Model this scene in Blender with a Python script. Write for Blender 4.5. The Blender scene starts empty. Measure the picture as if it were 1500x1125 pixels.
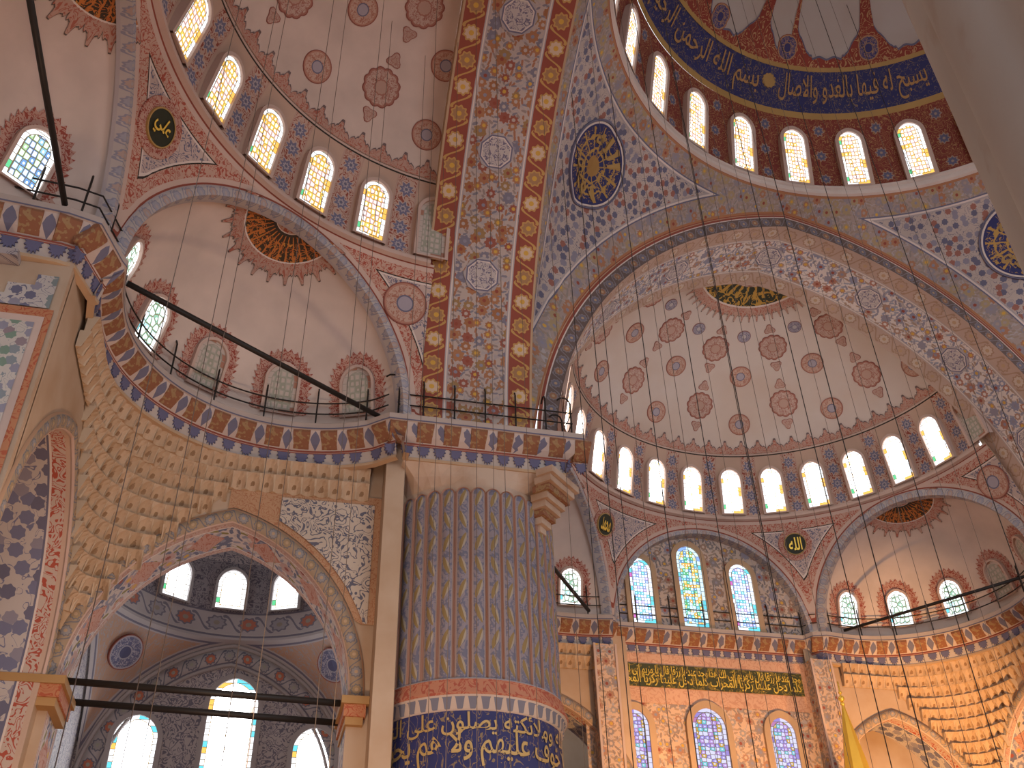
import bpy, math, random, unicodedata
import numpy as np
from mathutils import Vector, Matrix
random.seed(7)
SC = bpy.context.scene
COL = SC.collection
pi = math.pi
R = math.radians

# ------------------------------------------------------------------ camera
cam_d = bpy.data.cameras.new('camera'); cam = bpy.data.objects.new('camera', cam_d); COL.objects.link(cam)
SC.camera = cam
cam_d.sensor_width = 36.0; cam_d.sensor_fit = 'HORIZONTAL'
cam_d.lens = 1453.17 * 36 / 1500
cam_d.shift_x = 0.009; cam_d.shift_y = -0.007
cam_d.clip_end = 300
_y, _t, _r = R(13.558), R(36.54), R(-1.196)
_F = Vector((math.sin(_y)*math.cos(_t), math.cos(_y)*math.cos(_t), math.sin(_t)))
_Rt = Vector((math.cos(_y), -math.sin(_y), 0)); _U = _Rt.cross(_F)
_R2 = _Rt*math.cos(_r) + _U*math.sin(_r); _U2 = -_Rt*math.sin(_r) + _U*math.cos(_r)
_m = Matrix((_R2, _U2, -_F)).transposed().to_4x4(); _m.translation = (-20.17, -15.607, 1.6)
cam.matrix_world = _m

# ------------------------------------------------------------------ world and view
w = bpy.data.worlds.new('world'); SC.world = w; w.use_nodes = True
w.node_tree.nodes['Background'].inputs[0].default_value = (0.93, 0.98, 1.05, 1)
w.node_tree.nodes['Background'].inputs[1].default_value = 1.7
SC.view_settings.view_transform = 'Standard'; SC.view_settings.look = 'None'
SC.view_settings.gamma = 1.0; SC.view_settings.use_curve_mapping = False
SC.view_settings.exposure = 0.25
try:
    SC.cycles.use_denoising = True
    SC.cycles.max_bounces = 6; SC.cycles.diffuse_bounces = 4
    SC.cycles.sample_clamp_indirect = 4.0
except Exception:
    pass

def lamp(name, loc, energy, color, radius=0.4, label=None):
    d = bpy.data.lights.new(name, 'POINT'); d.energy = energy; d.color = color; d.shadow_soft_size = radius
    o = bpy.data.objects.new(name, d); COL.objects.link(o); o.location = loc
    return o
WARM = (1.0, 0.50, 0.18)
def flood(loc, aim, energy, size, color=WARM):
    d = bpy.data.lights.new('floodlight', 'SPOT'); d.energy = energy; d.color = color; d.shadow_soft_size = 0.3
    d.spot_size = R(size); d.spot_blend = 1.0
    o = bpy.data.objects.new('floodlight', d); COL.objects.link(o); o.location = loc
    o.rotation_euler = (Vector(aim)-Vector(loc)).to_track_quat('-Z', 'Y').to_euler(); return o
# floodlights standing on the prayer floor, washing the lower qibla wall
flood((0.0, 13.0, 2.5), (0, 26.3, 13.2), 17000, 44); flood((6.5, 12.5, 2.5), (9.8, 26.0, 14.0), 26000, 50); flood((-4.0, 13.0, 2.5), (-7.0, 26.2, 13.2), 10000, 42)
# lamps hung low over the prayer floor, below the picture
for x, y, e in ((-6, -2, 160), (6, 6, 120), (-21, 4, 1900)):
    lamp('hanging_lamp_light', (x, y, 4.2), e, (1.0, 0.70, 0.46), 0.8)
lamp('hanging_lamp_light', (-8.5, 9.5, 5.6), 420, (1.0, 0.6, 0.2), 0.4)

# ------------------------------------------------------------------ dimensions
A_IN, A_OUT, S, ZC, ZK = 12.69, 16.57, 11.45, 19.9, 33.6
ZS, RS, HS, OC = 25.71, 9.92, 8.2, 15.55          # half dome: ring height, radius, rise, centre distance
ZD, RD, HD = 35.32, 11.75, 10.0                    # main dome
PC, RP = 14.27, 2.88                               # piers
PZ0, PR = 20.0, math.sqrt(9.92**2 + 5.71**2)       # sphere of the lower half-dome zone

# ------------------------------------------------------------------ node helper
class V:
    def __init__(s, g, k): s.g, s.k = g, k
    def __add__(a, b): return a.g.m('ADD', a, b)
    __radd__ = __add__
    def __sub__(a, b): return a.g.m('SUBTRACT', a, b)
    def __rsub__(a, b): return a.g.m('SUBTRACT', b, a)
    def __mul__(a, b): return a.g.m('MULTIPLY', a, b)
    __rmul__ = __mul__
    def __truediv__(a, b): return a.g.m('DIVIDE', a, b)
    def lt(a, b): return a.g.m('LESS_THAN', a, b)
    def gt(a, b): return a.g.m('GREATER_THAN', a, b)
    def sin(a): return a.g.m('SINE', a)
    def cos(a): return a.g.m('COSINE', a)
    def abs(a): return a.g.m('ABSOLUTE', a)
    def fr(a): return a.g.m('FRACT', a)
    def fl(a): return a.g.m('FLOOR', a)
    def sq(a): return a.g.m('SQRT', a)
    def mx(a, b): return a.g.m('MAXIMUM', a, b)
    def mn(a, b): return a.g.m('MINIMUM', a, b)
    def at2(a, b): return a.g.m('ARCTAN2', a, b)

class G:
    def __init__(s, name):
        s.mat = bpy.data.materials.new(name); s.mat.use_nodes = True
        s.nt = s.mat.node_tree; s.nt.nodes.clear()
    def n(s, t): return s.nt.nodes.new(t)
    def ln(s, src, dst):
        if isinstance(src, V): s.nt.links.new(src.k, dst)
        else: dst.default_value = src
    def m(s, op, a, b=None, c=None):
        n = s.n('ShaderNodeMath'); n.operation = op
        for i, x in enumerate((a, b, c)):
            if x is not None: s.ln(x, n.inputs[i])
        return V(s, n.outputs[0])
    def uv(s, layer=None):
        n = s.n('ShaderNodeUVMap')
        if layer: n.uv_map = layer
        x = s.n('ShaderNodeSeparateXYZ'); s.nt.links.new(n.outputs[0], x.inputs[0])
        return V(s, x.outputs[0]), V(s, x.outputs[1])
    def vec(s, u, v, z=0.0):
        c = s.n('ShaderNodeCombineXYZ'); s.ln(u, c.inputs[0]); s.ln(v, c.inputs[1]); s.ln(z, c.inputs[2])
        return V(s, c.outputs[0])
    def noise(s, u, v, scale, detail=2.0, dist=0.0):
        n = s.n('ShaderNodeTexNoise'); s.ln(s.vec(u, v), n.inputs['Vector'])
        n.inputs['Scale'].default_value = scale; n.inputs['Detail'].default_value = detail
        n.inputs['Distortion'].default_value = dist
        return V(s, n.outputs[0])
    def gnoise(s, scale, detail=3.0):
        t = s.n('ShaderNodeTexCoord'); n = s.n('ShaderNodeTexNoise'); s.nt.links.new(t.outputs['Object'], n.inputs['Vector'])
        n.inputs['Scale'].default_value = scale; n.inputs['Detail'].default_value = detail
        return V(s, n.outputs[0])
    def voro(s, u, v, rand=1.0, feat='F1'):
        n = s.n('ShaderNodeTexVoronoi'); n.voronoi_dimensions = '2D'; n.feature = feat
        s.ln(s.vec(u, v), n.inputs['Vector']); n.inputs['Scale'].default_value = 1.0; n.inputs['Randomness'].default_value = rand
        if feat != 'F1': return V(s, n.outputs['Distance'])
        c = s.n('ShaderNodeSeparateColor'); s.nt.links.new(n.outputs['Color'], c.inputs[0])
        p = s.n('ShaderNodeSeparateXYZ'); s.nt.links.new(n.outputs['Position'], p.inputs[0])
        return V(s, n.outputs['Distance']), V(s, c.outputs[0]), V(s, c.outputs[1]), V(s, p.outputs[0]), V(s, p.outputs[1])
    def col(s, c):
        if isinstance(c, V): return c
        n = s.n('ShaderNodeRGB'); n.outputs[0].default_value = (*c, 1); return V(s, n.outputs[0])
    def mix(s, f, a, b):
        n = s.n('ShaderNodeMix'); n.data_type = 'RGBA'; n.clamp_factor = True
        s.ln(f, n.inputs[0])
        for x, i in ((a, 6), (b, 7)):
            if isinstance(x, V): s.nt.links.new(x.k, n.inputs[i])
            else: n.inputs[i].default_value = (*x, 1)
        return V(s, n.outputs[2])
    def pick(s, f, cols):
        c = cols[0]
        for i, k in enumerate(cols[1:], 1): c = s.mix(f.gt(i/len(cols)), c, k)
        return c
    def mul(s, c, f):
        n = s.n('ShaderNodeMix'); n.data_type = 'RGBA'; n.blend_type = 'MULTIPLY'; n.inputs[0].default_value = 1
        for x, i in ((c, 6), (f, 7)):
            if isinstance(x, V): s.nt.links.new(x.k, n.inputs[i])
            else: n.inputs[i].default_value = (*x, 1)
        return V(s, n.outputs[2])
    def out(s, c, rough=0.8, metal=0.0, emit=None, strength=0.0, bump=None, bs=0.3, spec=0.3):
        p = s.n('ShaderNodeBsdfPrincipled'); o = s.n('ShaderNodeOutputMaterial')
        s.nt.links.new(p.outputs[0], o.inputs[0])
        c = s.col(c); s.nt.links.new(c.k, p.inputs['Base Color'])
        s.ln(rough, p.inputs['Roughness']); p.inputs['Metallic'].default_value = metal
        p.inputs['Specular IOR Level'].default_value = spec
        if emit is not None:
            emit = s.col(emit); s.nt.links.new(emit.k, p.inputs['Emission Color']); s.ln(strength, p.inputs['Emission Strength'])
        if bump is not None:
            b = s.n('ShaderNodeBump'); b.inputs['Strength'].default_value = bs; b.inputs['Distance'].default_value = 0.05
            s.ln(bump, b.inputs['Height']); s.nt.links.new(b.outputs[0], p.inputs['Normal'])
        return s.mat

# colours (linear albedo)
PLAS = (0.60, 0.50, 0.44); PINK = (0.54, 0.41, 0.35); WHITE = (0.66, 0.58, 0.53)
RED = (0.28, 0.075, 0.05); DRED = (0.18, 0.045, 0.03); ORANGE = (0.38, 0.18, 0.09); BROWN = (0.24, 0.12, 0.05)
BLUE = (0.14, 0.14, 0.21); LBLUE = (0.26, 0.25, 0.31); DBLUE = (0.03, 0.035, 0.13); OLIVE = (0.24, 0.20, 0.06)
GOLD = (0.60, 0.36, 0.07); GREY = (0.40, 0.36, 0.36); TAN = (0.46, 0.32, 0.20); DARK = (0.03, 0.025, 0.02); GREEN = (0.08, 0.10, 0.05)

def floral(g, u, v, ground, cols, sc=1.6, thr=0.34, leafs=(BLUE, LBLUE, OLIVE), vine=GREY):
    us, vs = u*sc, v*sc
    d, cr, cg, px, py = g.voro(us, vs, 0.8)
    a = (vs-py).at2(us-px)
    d2 = d*(1.0+0.13*(a*8.0+cr*9.0).sin())
    nz = g.noise(u, v, sc*0.9, 2.0, 0.6)
    c = g.mix((nz-0.5).abs().lt(0.02), ground, vine)
    d3, lr, lg, lx, ly = g.voro(us*2.4+nz, vs*2.4)
    la = (vs*2.4-ly).at2(us*2.4+nz-lx)
    leaf = (d3*(1.0+0.5*(la*2.0+lr*6.0).sin())).lt(0.30)
    c = g.mix(leaf*lg.gt(0.12), c, g.pick(lr, leafs))
    c = g.mix(d2.lt(thr*(cg*0.5+0.65)), c, g.pick(cr, cols))
    c = g.mix(d2.lt(0.14), c, g.pick(cg, (GOLD, ground, RED, LBLUE)))
    return c
def scroll(g, u, v, ground, line, sc=1.5, thr=0.42, k=20.0):
    n = g.noise(u, v, sc, 1.5, 1.2)
    return g.mix((n*k).sin().abs().lt(thr), ground, line)
def dots(g, u, v, ground, cols, sc=2.5, thr=0.33):
    d, cr, cg, px, py = g.voro(u*sc, v*sc, 0.8)
    a = (v*sc-py).at2(u*sc-px)
    c = g.mix((d*(1.0+0.08*(a*7.0).sin())).lt(thr), ground, g.pick(cr, cols))
    n = g.noise(u, v, sc, 1.0, 1.0)
    return g.mix(((n*16.0).sin().abs().lt(0.16))*d.gt(thr*1.1), c, cols[0])
def rings(g, u, v, per, bg, ring, inner, alt=None, core=GOLD):
    """a chain of flower rings along u, v runs 0..1 across the band"""
    p = u/per; fx = (p.fr()-0.5)*1.15; fy = v-0.5
    rho = (fx*fx+fy*fy).sq(); a = fy.at2(fx)
    s = (fy-0.36*(p*2*pi).sin()).abs()
    c = g.mix(s.lt(0.07), bg, ring)
    rr = rho*(1.0+0.10*(a*9.0).sin())
    c = g.mix(rr.lt(0.40), c, bg)
    c = g.mix(rr.lt(0.35), c, ring)
    inn = inner if alt is None else g.mix((p*0.5).fr().gt(0.5), inner, alt)
    c = g.mix(rr.lt(0.27), c, inn)
    return g.mix(rho.lt(0.11), c, core)
def bands(g, v, first, lst):
    c = g.col(first)
    for e, k in lst: c = g.mix(v.gt(e), c, k)
    return c
def aged(g, c, amt=0.35, sc=0.35):
    n = g.gnoise(sc, 4.0)
    f = g.m('MULTIPLY_ADD', n, amt*1.6, 1.0-amt*0.8)
    return g.mul(c, g.vec(f, f, f))

MATS = {}
def mat(name):
    def deco(fn):
        g = G(name); MATS[name] = fn(g); return fn
    return deco
def flat(name, c, rough=0.8, metal=0.0, amt=0.25):
    g = G(name); MATS[name] = g.out(aged(g, g.col(c), amt, 0.8), rough, metal)
flat('plaster', PLAS, amt=0.30); flat('pale_plaster', WHITE); flat('pink_plaster', PINK); flat('tan_plaster', TAN)
flat('iron', (0.02, 0.017, 0.015), 0.5); flat('gold_leaf', (0.75, 0.45, 0.08), 0.35, 0.6); flat('gilt_paint', (0.40, 0.26, 0.09), 0.6)
flat('red_paint', RED); flat('blue_paint', BLUE); flat('orange_paint', (0.36, 0.14, 0.05)); flat('stone', (0.45, 0.38, 0.34)); flat('dark_paint', DARK)
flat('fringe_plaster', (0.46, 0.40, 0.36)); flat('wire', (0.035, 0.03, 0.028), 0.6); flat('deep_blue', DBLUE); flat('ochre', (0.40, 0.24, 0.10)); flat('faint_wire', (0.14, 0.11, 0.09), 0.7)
flat('outline', (0.11, 0.09, 0.08)); flat('carpet', (0.22, 0.05, 0.04), 0.95); flat('bright_gold', (0.9, 0.62, 0.10), 0.3, 0.5)

@mat('stained_plaster')
def _(g):
    n = g.gnoise(0.22, 5.0); n2 = g.gnoise(1.2, 4.0)
    c = g.mix(g.m('MULTIPLY_ADD', n, 3.0, -1.45), (0.61, 0.54, 0.49), (0.52, 0.38, 0.28))
    c = g.mix(g.m('MULTIPLY_ADD', n2, 0.7, -0.15), c, (0.55, 0.47, 0.42))
    return g.out(c, 0.85)
@mat('dome_plaster')
def _(g):
    n = g.gnoise(0.3, 5.0)
    c = g.mix(g.m('MULTIPLY_ADD', n, 2.4, -1.0), (0.45, 0.43, 0.41), (0.40, 0.33, 0.28))
    return g.out(c, 0.85)
@mat('marble')
def _(g):
    n = g.gnoise(0.5, 6.0); n2 = g.gnoise(2.2, 6.0)
    c = g.mix(g.m('MULTIPLY_ADD', n, 2.4, -0.8), (0.32, 0.31, 0.30), (0.25, 0.225, 0.21))
    c = g.mix(g.m('MULTIPLY_ADD', n2, 4.0, -2.35), c, (0.20, 0.14, 0.10))
    return g.out(c, 0.55)
@mat('soffit')                                    # great arch underside: v metres across 0..3.88
def _(g):
    u, v = g.uv()
    fl = floral(g, u, v, (0.47, 0.39, 0.35), (ORANGE, (0.34, 0.15, 0.07), ORANGE, (0.30, 0.10, 0.07), (0.20, 0.19, 0.24), (0.32, 0.20, 0.09)), 2.2, 0.43, ((0.22, 0.21, 0.25), (0.30, 0.24, 0.22), (0.36, 0.17, 0.10)))
    e = (v-1.94).abs()
    rb = rings(g, u, g.m('MULTIPLY_ADD', e, 1/0.82, -1.09/0.82), 0.92, RED, (0.50, 0.30, 0.10), (0.60, 0.45, 0.33), (0.36, 0.20, 0.10))
    c = g.mix(e.gt(1.09), fl, rb)
    c = g.mix(e.gt(0.98)*e.lt(1.11), c, GREY); c = g.mix(e.gt(1.02)*e.lt(1.07), c, WHITE)
    c = g.mix(e.gt(1.86), c, TAN)
    return g.out(aged(g, c), 0.8)
@mat('soffit_pale')                               # the qibla arch: whiter ground, tan chain borders
def _(g):
    u, v = g.uv()
    fl = floral(g, u, v, (0.64, 0.58, 0.55), ((0.38, 0.18, 0.13), (0.38, 0.24, 0.18), (0.25, 0.26, 0.36), LBLUE), 1.9, 0.36, (LBLUE, (0.30, 0.32, 0.40), (0.36, 0.26, 0.2)))
    e = (v-1.94).abs()
    rb = rings(g, u, g.m('MULTIPLY_ADD', e, 1/0.82, -1.09/0.82), 0.92, (0.46, 0.34, 0.28), (0.36, 0.24, 0.17), (0.54, 0.45, 0.38), (0.45, 0.32, 0.25), TAN)
    c = g.mix(e.gt(1.09), fl, rb)
    c = g.mix(e.gt(0.98)*e.lt(1.11), c, GREY); c = g.mix(e.gt(1.02)*e.lt(1.07), c, WHITE)
    return g.out(aged(g, c), 0.8)
@mat('archivolt')                                 # v 0..0.75 m
def _(g):
    u, v = g.uv()
    r = rings(g, u, v/0.55, 0.62, (0.15, 0.11, 0.10), (0.23, 0.21, 0.23), (0.32, 0.17, 0.10), (0.17, 0.16, 0.21), TAN)
    c = bands(g, v, r, ((0.55, WHITE), (0.60, RED), (0.71, TAN)))
    return g.out(aged(g, c), 0.8)
@mat('pendentive')                                # uv = metres, layer edge = (distance above arch, distance below ring)
def _(g):
    u, v = g.uv(); b, t = g.uv('edge')
    f = dots(g, u, v, (0.48, 0.41, 0.37), (BLUE, LBLUE, BLUE, (0.32, 0.14, 0.11)), 2.6, 0.36)
    bd = floral(g, u, v, (0.36, 0.29, 0.26), ((0.38, 0.19, 0.11), (0.38, 0.29, 0.17), (0.28, 0.25, 0.27)), 2.0, 0.42, ((0.28, 0.24, 0.22), (0.32, 0.25, 0.20)))
    e = b.mn(t)
    c = g.mix(e.lt(1.25), f, GREY); c = g.mix(e.lt(1.18), c, WHITE); c = g.mix(e.lt(1.10), c, BLUE)
    c = g.mix(e.lt(1.04), c, bd); c = g.mix(e.lt(0.16), c, ORANGE); c = g.mix(e.lt(0.06), c, RED)
    return g.out(aged(g, c), 0.8)
@mat('dome_drum')                                 # v metres from window sill
def _(g):
    u, v = g.uv()
    s = scroll(g, u, v, (0.20, 0.045, 0.035), (0.36, 0.20, 0.09), 2.3, 0.34, 24.0)
    p = ((u-0.533)/2.8395).fr()-0.5; q = (v/1.35).fr()-0.5
    rho = (p*p*5.0+q*q).sq()*(1.0+0.15*((q.at2(p*2.2))*8.0).sin())
    c = g.mix(rho.lt(0.20), s, (0.34, 0.24, 0.19)); c = g.mix(rho.lt(0.15), c, (0.12, 0.12, 0.20)); c = g.mix(rho.lt(0.05), c, (0.34, 0.26, 0.22))
    c = bands(g, v, GREY, ((0.0, c), (4.02, DRED)))
    return g.out(aged(g, c), 0.8)
@mat('lambrequin')
def _(g):
    u, v = g.uv()
    s = scroll(g, u, v, (0.24, 0.05, 0.035), (0.42, 0.26, 0.13), 1.7, 0.34, 20.0)
    return g.out(aged(g, s), 0.8)
@mat('half_dome_drum')                            # u in window periods, v metres
def _(g):
    u, v = g.uv()
    f = (u.fr()-0.5)
    s = scroll(g, u*2.3, v, (0.50, 0.36, 0.29), RED, 2.7, 0.50, 22.0)
    q = (v/0.78).fr()-0.5; f2 = (u+0.5).fr()-0.5
    an = q.at2(f2*2.6); rho = (f2*f2*9.0+q*q).sq()*(1.0+0.22*(an*8.0).sin())
    c = g.mix(rho.lt(0.36), s, (0.48, 0.38, 0.34)); c = g.mix(rho.lt(0.29), c, (0.17, 0.17, 0.26)); c = g.mix(rho.lt(0.15), c, (0.42, 0.38, 0.40)); c = g.mix(rho.lt(0.08), c, BLUE)
    c = g.mix(f.abs().lt(0.335), c, (0.46, 0.32, 0.26)); c = g.mix(f.abs().lt(0.31), c, (0.50, 0.36, 0.28))
    c = g.mix((v-3.25).abs().lt(0.03), c, DARK)
    c = bands(g, v, c, ((3.28, PINK), (3.36, DARK)))
    c = g.mix(v.lt(0.02), c, PINK)
    return g.out(aged(g, c), 0.8)
@mat('crest')                                     # painted lace edge: v 0..1
def _(g):
    u, v = g.uv()
    s = scroll(g, u, v*0.6, (0.46, 0.30, 0.24), (0.38, 0.13, 0.09), 3.5, 0.45, 18.0)
    c = g.mix(v.gt(0.86), s, (0.16, 0.12, 0.12))
    return g.out(aged(g, c), 0.85)
@mat('spandrel')                                  # lower zone of half dome: uv metres, edge layer
def _(g):
    u, v = g.uv(); b, t = g.uv('edge')
    f = scroll(g, u, v, (0.50, 0.40, 0.36), BLUE, 2.6, 0.42, 20.0)
    rb = scroll(g, u, v, (0.50, 0.33, 0.26), (0.36, 0.09, 0.06), 3.6, 0.5, 18.0)
    e = b.mn(t)
    c = g.mix(e.lt(0.78), f, WHITE); c = g.mix(e.lt(0.72), c, DARK); c = g.mix(e.lt(0.68), c, rb)
    c = g.mix(e.lt(0.30), c, PINK); c = g.mix(e.lt(0.14), c, RED); c = g.mix(e.lt(0.08), c, PINK)
    return g.out(aged(g, c), 0.8)
@mat('wave_band')                                 # blue wave border on exedra arches, v 0..1
def _(g):
    u, v = g.uv()
    c = rings(g, u, v, 0.5, (0.44, 0.40, 0.38), (0.26, 0.26, 0.32), (0.33, 0.33, 0.38), (0.42, 0.32, 0.28), GREY)
    c = g.mix(v.lt(0.12), c, GREY); c = g.mix(v.gt(0.9), c, GREY)
    return g.out(aged(g, c), 0.8)
def radial_mat(name, rim, field, vine, mid, midring, sc=3.0):
    g = G(name); u, v = g.uv(); rho = (u*u+v*v).sq()
    c = scroll(g, u, v, field, vine, sc, 0.45, 16.0)
    c = g.mix(rho.gt(0.86), c, rim); c = g.mix(rho.gt(0.94), c, (0.26, 0.09, 0.07))
    c = g.mix(rho.lt(0.40), c, midring); c = g.mix(rho.lt(0.33), c, mid)
    MATS[name] = g.out(aged(g, c, 0.25), 0.85)
radial_mat('roundel', (0.42, 0.22, 0.16), (0.50, 0.35, 0.28), (0.38, 0.18, 0.13), (0.36, 0.33, 0.38), BLUE)
radial_mat('blue_roundel', LBLUE, (0.36, 0.33, 0.38), BLUE, (0.45, 0.42, 0.42), BLUE)
radial_mat('sunburst', (0.36, 0.17, 0.13), (0.50, 0.37, 0.31), (0.34, 0.15, 0.12), (0.46, 0.31, 0.25), (0.36, 0.17, 0.13), 4.0)
flat('pale_grey', (0.36, 0.33, 0.33))
radial_mat('dark_rosette', (0.34, 0.31, 0.34), (0.12, 0.12, 0.20), (0.34, 0.31, 0.35), (0.08, 0.08, 0.15), (0.30, 0.28, 0.32), 3.6)
radial_mat('cartouche', (0.40, 0.24, 0.12), (0.06, 0.06, 0.17), (0.36, 0.24, 0.16), (0.05, 0.05, 0.15), (0.30, 0.20, 0.12), 4.0)
@mat('octagon')
def _(g):
    u, v = g.uv(); rho = (u.abs().mx(v.abs())).mx((u.abs()+v.abs())*0.7071)*1.05
    c = scroll(g, u, v, (0.50, 0.45, 0.43), (0.17, 0.15, 0.22), 2.6, 0.42, 15.0)
    c = g.mix(rho.gt(0.74), c, WHITE); c = g.mix(rho.gt(0.80), c, (0.16, 0.15, 0.22)); c = g.mix(rho.gt(0.88), c, GREY)
    return g.out(aged(g, c), 0.8)
@mat('oval_medal')                                # blue disc with gold radial writing
def _(g):
    u, v = g.uv(); rho = (u*u+v*v).sq(); a = v.at2(u)
    n = g.noise(u, v, 5.0, 2.0, 1.0)
    c = g.mix((a*13.0+n*2.0).sin().gt(0.86), DBLUE, (0.45, 0.28, 0.08))
    c = g.mix(((rho*21.0)+(n-0.5)*5.0).sin().gt(0.82), c, (0.45, 0.28, 0.08))
    c = g.mix(((n*26.0).sin()).gt(0.90), c, (0.45, 0.28, 0.08))
    c = g.mix(rho.lt(0.24), c, (0.38, 0.22, 0.07)); c = g.mix(rho.gt(0.90), c, DBLUE); c = g.mix(rho.gt(0.95), c, WHITE)
    return g.out(aged(g, c), 0.7)
@mat('cap_disc')                                  # dark calligraphic cap, uv normalised by radius
def _(g):
    u, v = g.uv(); rho = (u*u+v*v).sq(); a = v.at2(u)
    n = g.noise(u, v, 6.0, 2.0, 1.2)
    gold = g.pick(n, ((0.45, 0.12, 0.03), (0.50, 0.17, 0.04), (0.55, 0.28, 0.05)))
    c = g.mix((a*34.0+n*3.0).sin().gt(0.72), (0.05, 0.035, 0.02), gold)
    c = g.mix((n*30.0).sin().gt(0.55)*rho.gt(0.55), c, gold)
    c = g.mix(rho.lt(0.40), c, (0.05, 0.04, 0.03)); c = g.mix(rho.gt(0.965), c, WHITE)
    c = g.mix(rho.lt(0.34), c, WHITE); c = g.mix(rho.lt(0.32), c, scroll(g, u, v, (0.48, 0.33, 0.26), (0.36, 0.10, 0.06), 6.0, 0.45))
    return g.out(c, 0.7)
@mat('cap_green')
def _(g):
    u, v = g.uv(); rho = (u*u+v*v).sq(); a = v.at2(u)
    n = g.noise(u, v, 6.0, 2.0, 1.2)
    c = g.mix((a*30.0+n*4.0).sin().gt(0.5)*rho.lt(0.8), (0.03, 0.035, 0.02), (0.45, 0.27, 0.05))
    c = g.mix((n*26.0).sin().gt(0.3)*rho.gt(0.66), c, (0.45, 0.27, 0.05))
    c = g.mix(rho.gt(0.95), c, WHITE)
    c = g.mix(rho.lt(0.52), c, scroll(g, u, v, (0.5, 0.4, 0.36), (0.30, 0.16, 0.13), 5.0, 0.45))
    return g.out(c, 0.7)
@mat('fringe')
def _(g):
    u, v = g.uv()
    c = scroll(g, u, v, (0.48, 0.30, 0.24), (0.30, 0.07, 0.05), 4.5, 0.55, 16.0)
    return g.out(aged(g, c), 0.85)
@mat('cornice_slope')
def _(g):
    u, v = g.uv()
    f = (u/0.84).fr()-0.5
    q = (v-0.5)
    c = g.mix(((f.abs()-0.5).abs()*3.0+q.abs()*1.2).lt(0.55), (0.50, 0.42, 0.38), (0.15, 0.15, 0.22))
    return g.out(aged(g, c), 0.8)
@mat('bracket')
def _(g):
    n = g.gnoise(5.0, 2.0)
    c = g.mix((n*20.0).sin().gt(0.2), (0.25, 0.11, 0.06), (0.31, 0.20, 0.10))
    return g.out(c, 0.8)
@mat('muqarnas')
def _(g):
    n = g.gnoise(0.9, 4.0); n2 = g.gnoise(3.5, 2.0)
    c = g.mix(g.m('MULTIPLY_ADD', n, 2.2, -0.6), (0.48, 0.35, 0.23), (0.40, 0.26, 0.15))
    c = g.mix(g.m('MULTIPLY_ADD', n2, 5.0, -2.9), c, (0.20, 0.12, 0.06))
    return g.out(c, 0.8)
@mat('pier_plaster')
def _(g):
    n = g.gnoise(0.8, 5.0)
    c = g.mix(g.m('MULTIPLY_ADD', n, 3.0, -1.3), (0.52, 0.40, 0.31), (0.36, 0.22, 0.13))
    return g.out(c, 0.85)
@mat('flute')                                     # u -0.5..0.5, v metres
def _(g):
    u, v = g.uv()
    p = v/1.55; ph = (p*2*pi)
    tri = ((p.fr()-0.5).abs()*4.0-1.0)             # -1..1 zigzag
    leaf = (u-tri*0.27).abs().lt(0.22*(1.0-tri*tri*1.5))
    n = g.noise(u*0.5, v, 5.0, 1.5, 0.8)
    c = g.mix((n*18.0).sin().gt(0.25), (0.26, 0.23, 0.26), (0.16, 0.16, 0.22))
    c = g.mix(leaf, c, (0.27, 0.19, 0.08)); c = g.mix(leaf*(u-tri*0.27).gt(0.07), c, (0.38, 0.33, 0.26))
    c = g.mix(u.abs().gt(0.37), c, (0.38, 0.32, 0.31)); c = g.mix(u.abs().gt(0.44), c, (0.46, 0.31, 0.25))
    return g.out(aged(g, c), 0.8)
@mat('flute_rib')
def _(g):
    return g.out(aged(g, g.col((0.46, 0.26, 0.19))), 0.8)
@mat('pier_ring')
def _(g):
    u, v = g.uv()
    sc = scroll(g, u, v*1.2, (0.42, 0.19, 0.12), (0.34, 0.09, 0.06), 3.2, 0.5, 14.0)
    f = ((u/0.36).fr()-0.5).abs(); q = (v-0.70)*4.5
    c = bands(g, v, (0.36, 0.33, 0.34), ((0.20, sc), (0.64, (0.50, 0.42, 0.37))))
    c = g.mix(v.gt(0.70)*q.lt(1.0)*f.lt(0.40-q*0.22), c, (0.17, 0.18, 0.24))
    return g.out(aged(g, c), 0.8)
@mat('tile_blue')
def _(g):
    u, v = g.uv()
    c = dots(g, u, v, (0.50, 0.46, 0.43), (BLUE, LBLUE, (0.2, 0.24, 0.24)), 3.0, 0.38)
    return g.out(aged(g, c), 0.5)
@mat('tile_panel')
def _(g):
    u, v = g.uv()
    c = dots(g, u, v, (0.52, 0.47, 0.42), ((0.22, 0.25, 0.27), (0.26, 0.20, 0.22), (0.18, 0.26, 0.20), LBLUE), 3.2, 0.40)
    return g.out(aged(g, c), 0.55)
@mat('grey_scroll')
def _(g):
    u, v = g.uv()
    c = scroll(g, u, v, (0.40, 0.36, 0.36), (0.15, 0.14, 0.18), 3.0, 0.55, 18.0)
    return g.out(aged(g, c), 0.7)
@mat('grey_panel')
def _(g):
    u, v = g.uv()
    s = scroll(g, u, v, (0.42, 0.37, 0.36), (0.16, 0.15, 0.20), 3.2, 0.5, 18.0)
    p = (u/0.62).fr(); c = g.mix((p-0.5).abs().gt(0.42), s, (0.20, 0.19, 0.24)); c = g.mix((p-0.5).abs().gt(0.47), c, (0.5, 0.46, 0.44))
    return g.out(aged(g, c), 0.7)
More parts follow.
